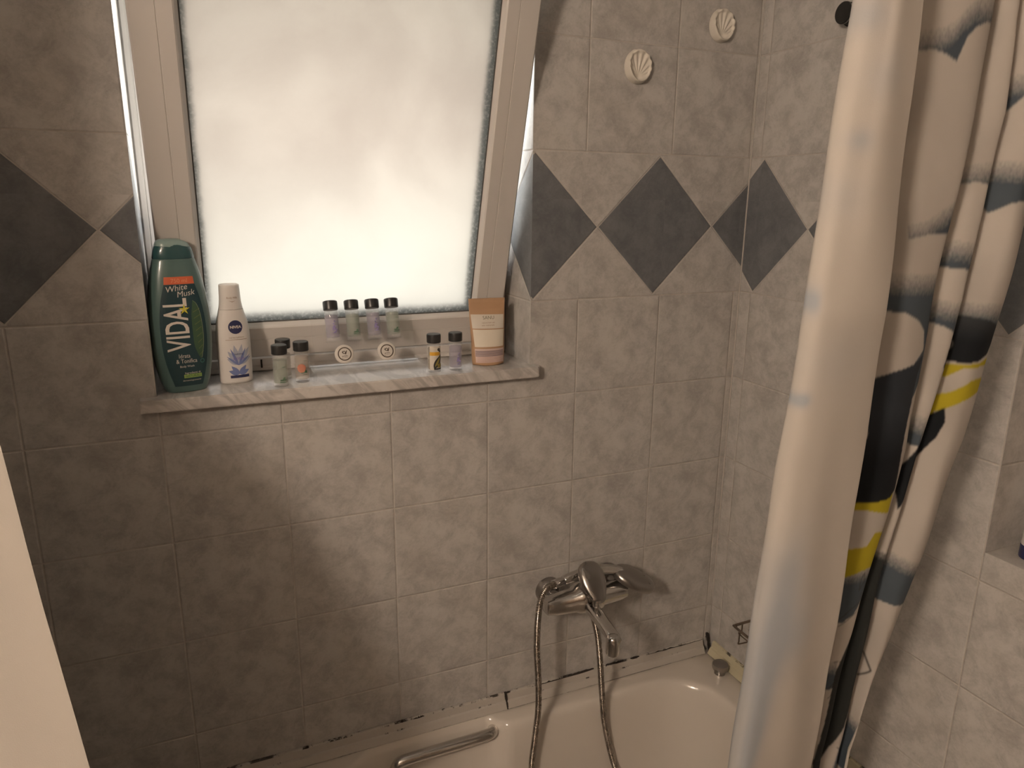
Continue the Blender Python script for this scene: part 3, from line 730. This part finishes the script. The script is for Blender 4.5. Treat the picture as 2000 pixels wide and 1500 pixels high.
zz = PY[::-1]
def at(arr, z): return np.interp(z, zz, arr[::-1])
ORDER = [('slate', (.135, .185, .25), .03), ('white', (.98, .98, .98), .0), ('dark', (.05, .06, .065), .03), ('yellow', (.80, .72, .05), .012), ('black', (.02, .026, .036), .012)]
def print_colour(X, Z):
    """colour of the printed side at cloth points; everything is drawn in cloth coordinates"""
    col = np.ones(X.shape + (3,)); rnd = np.random.default_rng(3)
    grain = rnd.random(X.shape)
    hz_ = .92 - .16 * np.clip(np.sin(X * 41 + 2 * np.sin(Z * 11)) * np.sin(Z * 23 + X * 9) - .25, 0, 1)
    col *= hz_[..., None]; col[..., 2] *= 1.01
    for pre, c, fade in ORDER:
        for name, P in SHAPES.items():
            if not name.startswith(pre): continue
            P = np.array(P); inside = np.zeros(X.shape, bool); top = np.full(X.shape, -9.0)
            for i in range(len(P)):
                a, b = P[i], P[(i + 1) % len(P)]
                if a[0] == b[0]: continue
                m = (X >= min(a[0], b[0])) & (X < max(a[0], b[0])); zl = a[1] + (X - a[0]) / (b[0] - a[0]) * (b[1] - a[1])
                inside ^= m & (Z < zl); top = np.where(m & (zl > top), zl, top)
            if pre == 'slate': al = np.clip((top - Z + .004) / fade, 0, 1) ** 1.1
            elif pre in ('dark', 'yellow'): al = np.clip((top - Z + .006) / (fade * .6), .35, 1)
            else: al = np.ones(X.shape)
            al = np.clip(al + (grain - .5) * .5 * (al < .98) * (al > .02), 0, 1) * inside
            if name == 'black_body': 
                c2 = np.array(c)[None, None] * (1 + 2.2 * np.clip((Z + .13) / .07, 0, 1))[..., None]
            elif name == 'black_head': c2 = np.array(c)[None, None] + (np.array((.05, .06, .07)) * np.clip((Z - .025) / .03, 0, 1)[..., None])
            else: c2 = np.array(c)
            col = col * (1 - al[..., None]) + c2 * al[..., None]
    # fine drawn lines and the eye
    def stroke(pts, w, c):
        nonlocal col
        d_ = np.full(X.shape, 9.0)
        for a, b in zip(pts, pts[1:]):
            a = np.array(a); b = np.array(b); ab = b - a; t_ = np.clip(((X - a[0]) * ab[0] + (Z - a[1]) * ab[1]) / (ab @ ab), 0, 1)
            d_ = np.minimum(d_, np.hypot(X - a[0] - t_ * ab[0], Z - a[1] - t_ * ab[1]))
        al = np.clip(1.5 - d_ / w, 0, 1)[..., None]; col = col * (1 - al) + np.array(c) * al
    for k, l_ in enumerate(STROKES): stroke(l_, .0006, (.08, .08, .08) if k < len(STROKES) - 2 else (.40, .42, .43))
    return col
def build_curtain(name, path, ztop, zbot, NS, NZ, printed, label):
    Z = np.linspace(ztop, zbot, NZ); XX = np.zeros((NZ, NS)); YY = np.zeros((NZ, NS))
    for i, z in enumerate(Z):
        P = cr([(x, y, 0) for x, y in path(z)], 10); P = np.array([(p.x, p.y) for p in P])
        d_ = np.r_[0, np.cumsum(np.hypot(*np.diff(P, axis=0).T))]; s_ = np.linspace(0, d_[-1], NS)
        XX[i] = np.interp(s_, d_, P[:, 0]); YY[i] = np.interp(s_, d_, P[:, 1])
    ZZ = np.repeat(Z[:, None], NS, 1)
    YY += .0012 * np.sin(XX * 70 + ZZ * 14) + .0010 * np.sin(ZZ * 31 + XX * 25)
    verts = np.stack([XX, YY, ZZ], -1).reshape(-1, 3)
    idx = np.arange(NZ * NS).reshape(NZ, NS); F = np.stack([idx[:-1, :-1], idx[1:, :-1], idx[1:, 1:], idx[:-1, 1:]], -1).reshape(-1, 4)
    me = bpy.data.meshes.new(name); me.vertices.add(len(verts)); me.vertices.foreach_set('co', verts.ravel())
    me.loops.add(F.size); me.loops.foreach_set('vertex_index', F.ravel()); me.polygons.add(len(F))
    me.polygons.foreach_set('loop_start', np.arange(0, F.size, 4)); me.polygons.foreach_set('loop_total', np.full(len(F), 4))
    me.polygons.foreach_set('use_smooth', np.ones(len(F), bool)); me.update(calc_edges=True)
    ca = me.color_attributes.new('print', 'FLOAT_COLOR', 'POINT'); c4 = np.ones((NZ, NS, 4)); c4[..., :3] = .96
    if printed:
        pc_ = print_colour(XX, ZZ)
        for ax_ in (0, 1): pc_ = .5 * pc_ + .25 * (np.roll(pc_, 1, ax_) + np.roll(pc_, -1, ax_))
        pc_[:, :int(NS * .30)] = .96; c4[..., :3] = pc_
    ca.data.foreach_set('color', c4.ravel())
    fa = me.attributes.new('reverse', 'FLOAT', 'POINT'); r_ = np.zeros((NZ, NS))
    if printed:
        for x, z, sx, sz, a in REV: r_ += a * np.exp(-((XX - x) / sx) ** 2 - ((ZZ - z) / sz) ** 2)
        r_ *= (np.arange(NS) < NS * .34)[None, :]
    fa.data.foreach_set('value', np.clip(r_, 0, 1.4).ravel())
    me.materials.append(M_cloth); o = link(bpy.data.objects.new(name, me)); return tag(o, label, 'curtain')
def pathR(z):
    y = float(at(YL, z)); k = {n: float(at(a, z)) for n, a in KX.items()}
    E, L_, A, B, D = k['E'], k['L'], k['A'], k['B'], k['D']
    P = [(E, y - .045), (E - .006, y - .046), ((E + L_) / 2, y - .050), (L_ + .022, y - .046), (L_ + .006, y - .040), (L_, y - .030), (L_ + .003, y - .018), (L_ + .022, y - .006), ((E + L_) / 2 + .02, y + .004), (E, y + .006), (E + .03, y + .002),
         ((E + A) / 2 + .01, y - .012), (A - .012, y - .012), (A, y), (A - .003, y + .020), (A + .004, y + .032), (A + .012, y + .022), ((A + B) / 2 + .004, y + .002), (B - .006, y - .004), (B, y + .003), (B - .001, y + .022), (B + .006, y + .028), (B + .014, y + .012),
         ((B + D) / 2, y - .012), (D - .012, y - .010), (D, y), (D + .003, y + .010), (D + .016, y + .018)]
    return P
build_curtain('shower_curtain', pathR, .86, -1.12, 620, 1150, True, 'white shower curtain printed with penguins and slate blue clouds, bunched at the right')
def pathL(z):
    y = float(np.interp(z, [-1.1, -.38, -.055, .86], [-.62, -.62, -.45, -.75]))
    xr = float(np.interp(z, [-1.1, -.60, -.354, -.209, -.055, .10, .26, .45, .85], [.02, -.03, -.058, -.091, -.123, -.26, -.345, -.385, -.42]))
    x0 = XL + .012; n = 9; P = []
    for i in range(n + 1):
        t_ = i / n; x = xr + (x0 - xr) * t_; P.append((x, y - .5 * min(.13, xr - x) + (.016 * math.sin(i * 2.2 + .6) if i > 2 else 0)))
    return P
build_curtain('shower_curtain', pathL, .86, -1.12, 200, 200, False, 'plain white back of the shower curtain half hanging at the left edge')
rod = tubeobj('curtain_rod', [[(XL + .002, -.745, .872), (XR - .002, YL[0], .872)]], .0125, M_white, None, 20)
tag(rod, 'white curtain rod spanning the bath above both curtains', 'rod')

# ================================================================= things on the sill
def superwrap(a, b, n=2.6, off=.0004):
    def w(x, z):
        A, B = a(z), b(z); q = min(.999, abs(x) / A)
        y = B * (1 - q ** n) ** (1 / n); return Vector((x, -y - off, z))
    return w
def interp(tab):
    zs = [t_[0] for t_ in tab]; vs = [t_[1] for t_ in tab]
    return lambda z: float(np.interp(z, zs, vs))
def smooth_tab(tab, n=6):
    P = cr([(z, r, 0) for z, r in tab], n); return [(p.x, p.y) for p in P]
def sloop(a, b, z, n=2.6, N=56, skew=0, dz=None):
    o = []
    for k in range(N):
        t_ = 2 * PI * k / N; c, s = math.cos(t_), math.sin(t_)
        x = a * math.copysign(abs(c) ** (2 / n), c); y = b * math.copysign(abs(s) ** (2 / n), s)
        o.append((x, y, z + (dz(x, y) if dz else 0)))
    return o
# ---- big teal body wash bottle
vd = thing('body_wash_bottle', (.0465, .0375, SILL), 'large teal body wash bottle at the left end of the marble sill', 'bottle', rz=math.radians(13))
At = smooth_tab([(0, .0315), (.004, .0345), (.02, .0400), (.05, .0455), (.09, .0490), (.13, .0490), (.16, .0465), (.19, .0420), (.21, .0375), (.2265, .0330)])
Af = interp(At); Bf = interp(smooth_tab([(0, .0215), (.004, .024), (.03, .0270), (.10, .0285), (.16, .0270), (.20, .0240), (.2265, .0205)]))
loft('bottle_body', [sloop(Af(z), Bf(z), z) for z, _ in At] + [sloop(.0325, .020, .2272)], M_teal, vd, angle=50)
loft('cap', [sloop(.0325, .0205, .2275), sloop(.0328, .0208, .229), sloop(.031, .0200, .240), sloop(.0285, .0190, .247), sloop(.0265, .0180, .2505, dz=lambda x, y: -.006 * (x / .026) ** 2 * (x > 0)),
             ], M_tealcap, vd, angle=50)
lid = loft('flip_lid', [sloop(.0272, .0186, .2450, dz=lambda x, y: -.0045 * max(0, (y < 0) * (1 - abs(x - .006) / .02))), sloop(.0276, .0190, .2495, dz=lambda x, y: -.006 * max(0, (y < 0) * (1 - abs(x - .006) / .022)) - (x > .012) * (x - .012) * .25),
             sloop(.0250, .0170, .2560, dz=lambda x, y: -(x > .008) * (x - .008) * .25), sloop(.0200, .0130, .2590, dz=lambda x, y: -(x > .004) * (x - .004) * .22), sloop(.010, .006, .2600)], M_teallid, vd, angle=60)
lid['label'] = 'pale teal flip lid'
w0 = superwrap(Af, Bf); w1 = superwrap(Af, Bf, off=.0007); w2 = superwrap(Af, Bf, off=.0010)
Lw = smooth_tab([(.012, .0225), (.04, .0300), (.07, .0350), (.10, .0365), (.13, .0355), (.16, .0310), (.186, .0240)])
lab = flatpoly('front_label', [[(w, z) for z, w in Lw] + [(-w, z) for z, w in Lw[::-1]]], I_darkteal, vd, w0)
flatpoly('orange_band', [[(-.0238, .1862), (.0238, .1862), (.0225, .1985), (-.0225, .1985)]], I_orange, lab, w0)
textmesh('printed_text', '750 ml', .0095, ink('pale_orange_print', (.70, .30, .16)), lab, w1, (0, .1918))
textmesh('printed_text', 'White', .0135, I_cream, lab, w1, (-.0060, .1795), .14, 1.0, .25)
textmesh('printed_text', 'Musk', .0135, I_cream, lab, w1, (.0075, .1705), .14, 1.0, .25)
textmesh('brand_text', 'VIDAL', .0520, I_cream, lab, w1, (-.0085, .1185), PI / 2, .62, 0, .0006)
# leaf sweeping up the right side, with a star flower on the name
LF = cr([(.0175, .158, 0), (.023, .152, 0), (.0275, .137, 0), (.0295, .115, 0), (.0295, .09, 0), (.0265, .07, 0), (.0225, .058, 0), (.0165, .072, 0), (.0135, .085, 0), (.0130, .11, 0), (.0135, .135, 0)], 4)
flatpoly('printed_leaf', [[(p.x, p.y) for p in LF]], I_green, lab, w1)
flatpoly('leaf_vein', [[(.0215 - .006 * i / 8 + .0, .064 + .0105 * i), (.0280, .070 + .0105 * i), (.0278, .0712 + .0105 * i), (.0212 - .006 * i / 8, .0652 + .0105 * i)] for i in range(8)], I_lime, lab, superwrap(Af, Bf, off=.0009)).data.materials[0] = ink('dark_leaf_vein', (.13, .16, .06))
rimc = [(p.x, p.y) for p in LF][:24]
flatpoly('leaf_edge_line', [[a, b, (b[0] + .0006, b[1]), (a[0] + .0006, a[1])] for a, b in zip(rimc, rimc[1:])], ink('pale_leaf_line', (.30, .34, .20)), lab, w2)
fl = []
for k in range(5):
    a = 2 * PI * k / 5 + .3; fl.append([(.003, .1440), (.003 + .0035 * math.cos(a - .5), .1440 + .0035 * math.sin(a - .5)), (.003 + .0092 * math.cos(a), .1440 + .0092 * math.sin(a)), (.003 + .0035 * math.cos(a + .5), .1440 + .0035 * math.sin(a + .5))])
flatpoly('printed_flower', fl, I_yel, lab, superwrap(Af, Bf, off=.0013))
textmesh('printed_text', 'Idrata', .0100, I_cream, lab, w1, (-.004, .0645), 0, .8)
textmesh('printed_text', '& Tonifica', .0100, I_cream, lab, w1, (-.001, .0555), 0, .82)
textmesh('printed_text', 'Body Wash', .0050, I_cream, lab, w1, (-.001, .0465))
textmesh('printed_text', 'Ingredienti di', .0048, I_cream, lab, w1, (.007, .0345))
flatpoly('lime_panel', [rect(-.0075, .0260, .0215, .0322)], I_lime, lab, w1)
textmesh('printed_text', 'NATURALI', .0052, I_darkteal, lab, superwrap(Af, Bf, off=.0011), (.007, .0290))
textmesh('printed_text', 'dermatologicamente', .0036, I_cream, lab, w1, (.005, .0215))
flatpoly('round_seal', ring(.0245, .0535, .0024, .0040, 20), ink('teal_seal_print', (.05, .15, .14)), lab, w1)

# ---- white body lotion
nv = thing('body_lotion_bottle', (.1305, .0640, SILL), 'white body lotion bottle with round navy logo beside the teal bottle', 'bottle', rz=math.radians(10))
At2 = smooth_tab([(0, .0255), (.003, .0280), (.02, .0288), (.06, .0292), (.09, .0288), (.110, .0268), (.128, .0222), (.142, .0192), (.155, .0180), (.1765, .0172)])
A2 = interp(At2); B2 = interp([(0, .0165), (.003, .0185), (.09, .0190), (.13, .0172), (.1765, .0162)])
cutz = .134
loft('bottle_body', [sloop(A2(z), B2(z), z, 2.3) for z, _ in At2 if z < cutz] + [sloop(A2(cutz), B2(cutz), cutz, 2.3)], M_white, nv, angle=60)
loft('cap', [sloop(A2(cutz + .0006), B2(cutz + .0006), cutz + .0006, 2.3)] + [sloop(A2(z), B2(z), z, 2.3) for z, _ in At2 if z > cutz + .002] + [sloop(.0163, .0152, .1780, 2.3), sloop(.0150, .0140, .1784, 2.3), sloop(.0145, .0135, .1772, 2.3)], M_white, nv, angle=50)
n0 = superwrap(A2, B2, 2.3); n1 = superwrap(A2, B2, 2.3, .0007); n2 = superwrap(A2, B2, 2.3, .0010)
textmesh('embossed_text', 'Body Milk', .0045, I_gold, nv, n0, (0, .1555)); 
flatpoly('embossed_mark', [[(-.006, .1505), (0, .1490), (.006, .1505), (0, .1480)]], I_gold, nv, n0)
lg = flatpoly('round_logo', [disc(.0015, .1035, .0122, 40)], I_navy, nv, n0); textmesh('brand_text', 'NIVEA', .0066, I_cream, lg, n1, (.0015, .1035), 0, 1.05, 0, .0002)
textmesh('printed_text', 'express hydration', .0036, I_gold, nv, n0, (.002, .0850)); flatpoly('printed_rule', [rect(-.017, .0805, .020, .0812)], I_gold, nv, n0)
def petal(cx, cy, a, L_, w): 
    o = []
    for k in range(13):
        t_ = k / 12; o.append((L_ * t_, w * math.sin(PI * t_ ** .8)))
    o += [(x, -y) for x, y in o[-2:0:-1]]
    return [(cx + x * math.cos(a) - y * math.sin(a), cy + x * math.sin(a) + y * math.cos(a)) for x, y in o]
fl1 = flatpoly('printed_water_lily', [petal(.002, .036, math.radians(d_), L_, w) for d_, L_, w in ((150, .022, .0045), (125, .030, .0050), (100, .036, .0050), (78, .037, .0050), (55, .036, .005), (28, .026, .0045))], I_pale, nv, n0)
flatpoly('printed_petal_shade', [petal(.002, .034, math.radians(d_), L_, w) for d_, L_, w in ((138, .026, .0020), (112, .034, .0022), (66, .034, .0022), (40, .028, .002))], I_blue, fl1, n1)
flatpoly('printed_base_petal', [petal(.002, .018, math.radians(d_), L_, w) for d_, L_, w in ((160, .019, .0045), (130, .02, .004), (50, .02, .004), (20, .019, .0045))], I_blue, fl1, n1)
textmesh('printed_text', 'Lotus', .0088, ink('violet_print', (.22, .14, .40)), nv, n2, (.003, .0470)); textmesh('printed_text', 'hydrating', .0040, I_navy, nv, n2, (.003, .0548))
flatpoly('navy_strip', [rect(-.0135, .0110, .0190, .0160)], I_navy, nv, n1)

# ---- hotel vials
TINT = {'green': (.52, .58, .49), 'lav': (.56, .53, .64), 'clear': (.64, .62, .58), 'peach': (.66, .58, .50), 'honey': (.62, .55, .42)}
def vial(loc, label, kind, group, rz=0.0, rx=0.0, H=.058):
    t = thing('mini_toiletry_bottle', loc, label, 'bottle', group)
    t.rotation_euler = (rx, 0, rz)
    R_ = .0130
    lathe('bottle_body', [(.0115, 0), (R_, .0012), (R_, H - .004), (.0120, H - .001), (.0098, H + .0005), (.0098, H + .004), (0, H + .004)], M_vial, t, 32)
    tint = TINT[kind]
    M = bpy.data.materials.get('liquid_' + kind) or glass_mat('liquid_' + kind, tuple(x * .95 for x in tint), mixw=.72, tint=tuple(.42 + .6 * x for x in tint))
    lq = lathe('liquid', [(.0112, .0065), (.0119, .0075), (.0119, H - .010), (0, H - .010)], M, t, 28)
    lathe('cap', [(.0128, H + .0002), (.0136, H + .001), (.0138, H + .014), (.0134, H + .0165), (.0120, H + .0175), (0, H + .0175)], M_black, t, 36)
    def cw(u, v): a = u / (R_ + .0003); return Vector(((R_ + .0003) * math.sin(a), -(R_ + .0003) * math.cos(a), v))
    if kind == 'green':
        flatpoly('printed_label', [rect(-.002, .012, .009, .0138), [(.002, .0145), (.004, .0175), (.007, .018), (.006, .0145)], rect(-.003, .0085, .007, .0096), rect(.003, .036, .0085, .0366), rect(-.001, .0105, .008, .0110)], I_grn, t, cw)
    elif kind == 'lav':
        r = random.Random(4); flatpoly('printed_label', [disc(.002 + r.gauss(0, .0022), .024 + r.gauss(0, .005), .0015, 8) for _ in range(22)] + [rect(-.002, .0135, .007, .0142)], I_lav, t, cw)
    elif kind == 'peach':
        lb = flatpoly('printed_label', [disc(-.0025, .0275, .0080, 24)], I_coral, t, cw); flatpoly('label_text', [rect(-.004, .0185, .0085, .0195), [(.002, .020), (.005, .024), (.0085, .022), (.007, .0195)], rect(.0, .0150, .008, .0157), rect(.002, .041, .008, .0416)], I_grn, lb, cw)
    elif kind == 'honey':
        lb = flatpoly('printed_label', [rect(-.0125, .006, .0125, .052)], I_white, t, cw)
        def cw2(u, v): q = cw(u, v); return Vector((q.x * 1.02, q.y * 1.02, q.z))
        flatpoly('honey_band', [rect(-.0123, .0345, .0090, .0415)], I_honey, lb, cw2)
        flatpoly('bee', [disc(.006, .046, .0030, 14), disc(.0085, .0425, .0022, 10)], I_blk, lb, cw2)
        flatpoly('dark_leaf', [petal(-.004, .0085, math.radians(60), .032, .0060), rect(-.004, .0065, .0125, .0095)], I_blk, lb, cw2)
        def cw3(u, v): q = cw(u, v); return Vector((q.x * 1.035, q.y * 1.035, q.z))
        flatpoly('leaf_lines', [petal(-.0020, .0125, math.radians(60), .024, .0022), rect(.003, .0105, .012, .018)], ink('olive_gold_print', (.30, .24, .06)), lb, cw3)
    return t
G1 = 'mini toiletry bottles loose on the sill'; G2 = 'mini toiletry bottles in the clear rack'
vial((.2025, .0025, SILL), 'green mini bottle standing foremost, just right of the white lotion bottle', 'green', G1)
vial((.2145, .0560, SILL), 'mini bottle mostly hidden behind the foremost green mini bottle', 'clear', G1)
vial((.2425, .0215, SILL), 'mini bottle with a coral orange label left of the clear rack', 'peach', G1)
vial((.4910, .0105, SILL), 'mini bottle with yellow and black bee label right of the clear rack', 'honey', G1)
vial((.5360, .0125, SILL), 'mini bottle with lavender print standing next to the kraft pouch', 'lav', G1)

# ---- clear acrylic rack, leaning panel with four vials clipped on
rk = thing('acrylic_display_stand', (.362, .05, SILL), 'clear acrylic display stand holding mini bottles on the sill', 'stand')
RO = -Vector((.362, .05, SILL))
LEAN = math.radians(17)
bm = bmesh.new()
for a in ((.262, .474, .012, .078, -.1165, -.1135), (.262, .474, .012, .0145, -.1135, -.1060), (.262, .2645, .0146, .078, -.1135, -.1060), (.4715, .474, .0146, .078, -.1135, -.1060)): bx(bm, *a, .0006, 1)
bmesh.ops.translate(bm, verts=bm.verts, vec=RO); frombm('tray', bm, M_clear, rk)
for x, y in ((.264, .014), (.472, .014), (.264, .076), (.472, .076)):
    lathe('foot', [(.003, 0), (.003, .0133)], M_clear, rk, 12, Matrix.Translation(Vector((x, y, SILL)) + RO))
bm = bmesh.new(); bx(bm, -.098, .098, -.001, .001, 0, .098, .0006, 1)
PM = Matrix.Translation(Vector((.368, .052, -.1134)) + RO) @ Matrix.Rotation(-LEAN, 4, 'X')
for v_ in bm.verts: v_.co = PM @ v_.co
frombm('leaning_panel', bm, M_clear, rk)
PW = Matrix.Translation(Vector((.368, .052, -.1134))) @ Matrix.Rotation(-LEAN, 4, 'X')
for i, (dx, kd, lab_) in enumerate(((-.061, 'lav', 'leftmost lavender mini bottle in the clear rack'), (-.0215, 'green', 'green mini bottle between the two lavender ones in the clear rack'),
                             (.0180, 'lav', 'second lavender mini bottle in the clear rack, between two green ones'), (.0560, 'green', 'rightmost green mini bottle in the clear rack'))):
    p = PW @ Vector((dx, -.0145, .0475)); vial(p, lab_, kd, G2, 0, -LEAN)
    lathe('bottle_clip', [(.0136, 0), (.0148, 0), (.0148, .0015), (.0136, .0015), (.0136, 0)], M_clear, rk, 28, Matrix.Translation(RO) @ PW @ Matrix.Translation((dx, -.0145, .0455)))
def soap(x, label):
    q = PW @ Vector((x, -.0032, .0215)); o = thing('soap_disc', q, label, 'soap', 'round wrapped soaps on the clear rack')
    o.rotation_euler = (PI / 2 - LEAN, 0, 0)
    lathe('wrapped_disc', [(.0165, -.002), (.0180, 0), (.0180, .0035), (.0165, .0055), (.0150, .0060), (0, .0060)], ink('ivory_paper', (.60, .565, .52)), o, 48)
    fl_ = lambda u, v: Vector((u, v, .0063))
    lb = flatpoly('printed_ring', ring(0, 0, .0110, .0130), I_brown, o, fl_)
    flatpoly('printed_emblem', ring(-.0008, .0030, .0018, .0030, 18) + [[(.0008, .0000), (.0036, .0066), (.0048, .0062), (.0026, -.0014)], [(-.0036, .0005), (-.0050, .0035), (-.0030, .0068), (-.0038, .003)], rect(-.0052, -.0050, -.0024, -.0038), rect(-.0018, -.0044, .0052, -.0034)], I_brown, o, fl_)
    textmesh('printed_text', 'the essence', .0026, I_brown, o, fl_, (0, -.0070), .18)
    return o
soap(-.0420, 'left round white soap disc with dark ring leaning on the clear rack'); soap(.0400, 'right round white soap disc with dark ring leaning on the clear rack')

# ---- kraft pouch of bath salt
pc = thing('bath_salt_pouch', (.6150, .0370, SILL), 'brown kraft stand up pouch of white bath salt at the right end of the sill', 'pouch', rz=math.radians(-4))
M_kraft = simple('kraft_paper', (.40, .245, .14), .6, var=.10, scale=30, bump=.1)
Ap = interp([(0, .0330), (.010, .0345), (.05, .0350), (.09, .0370), (.134, .0385)]); Bp = interp([(0, .0175), (.012, .0185), (.04, .0160), (.075, .0110), (.100, .0045), (.112, .0018), (.134, .0016)])
Sp = lambda z: .012 * (z / .134) ** 1.0
def ploop(z, N=64):
    o = []
    for k in range(N):
        t_ = 2 * PI * k / N; c, s = math.cos(t_), math.sin(t_)
        x = Ap(z) * math.copysign(abs(c) ** .9, c); y = Bp(z) * math.copysign(abs(s) ** 1.15, s)
        zz_ = z + (.0035 * (x / .035) ** 2 if z < .004 and y < 0 else 0)
        o.append((x, y + Sp(z), zz_))
    return o
loft('pouch_body', [ploop(z) for z in (0, .003, .008, .02, .035, .05, .065, .08, .09, .1, .106, .107, .110, .113, .114, .125, .134)], M_kraft, pc)
def pwrap(off):
    def w(x, z):
        q = min(.995, abs(x) / Ap(z)); s = math.sqrt(max(0, 1 - (q ** (1 / .9)) ** 2)) ** 1.15
        return Vector((x, -Bp(z) * s + Sp(z) - off, z))
    return w
flatpoly('salt_window', [[(-.030, .0380), (.030, .0380), (.0335, .0715), (-.0325, .0730)]], ink('white_salt', (.66, .60, .50), .6), pc, pwrap(.0006))
flatpoly('top_label', [[(-.0330, .0750), (.0330, .0735), (.0345, .1010), (-.0355, .1030)]], I_white, pc, pwrap(.0008))
textmesh('brand_text', 'SANU', .0095, ink('olive_grey_print', (.13, .12, .08)), pc, pwrap(.0011), (.001, .0955), 0, 1.0)
textmesh('printed_text', 'natural bath salt', .0042, I_gold, pc, pwrap(.0011), (0, .0860)); textmesh('printed_text', 'sea minerals', .0042, I_gold, pc, pwrap(.0011), (-.001, .0810), 0, 1.3)
lb = flatpoly('back_label', [[(-.0290, .0065), (.0300, .0065), (.0310, .0345), (-.0305, .0345)]], I_pink, pc, pwrap(.0008))
flatpoly('label_text', [rect(-.0295, .0195 + .0024 * i, .0290, .0209 + .0024 * i) for i in range(5)], ink('grey_violet_print', (.16, .12, .14)), lb, pwrap(.0011))
flatpoly('label_text', [rect(-.0265, .0080 + .0022 * i, .0260, .0085 + .0022 * i) for i in range(5)], ink('red_brown_print', (.36, .20, .17)), lb, pwrap(.0011))

# ---- tube in the niche
tb_ = thing('cream_tube', (1.270, -.681, NZ0), 'white cream tube standing on its navy cap in the tiled niche at the right edge', 'tube', rz=.5)
loft('tube_body', [sloop(.020, .020, .0225, 2), sloop(.0205, .0205, .024, 2), sloop(.0212, .018, .06, 2), sloop(.0225, .012, .09, 2.2), sloop(.0235, .005, .118, 2.4), sloop(.024, .001, .128, 2.6)], M_white, tb_, angle=60)
lathe('cap', [(.0195, 0), (.0205, .0015), (.0205, .021), (.0195, .0222), (0, .0222)], ink('navy_cap_plastic', (.02, .022, .09), .3), tb_, 36)
flatpoly('printed_text', [rect(-.012, .035 + .0035 * i, .010, .0362 + .0035 * i) for i in range(4)], I_brown, tb_, superwrap(lambda z: .0208, lambda z: .0200 - max(0, z - .03) * .06, 2))
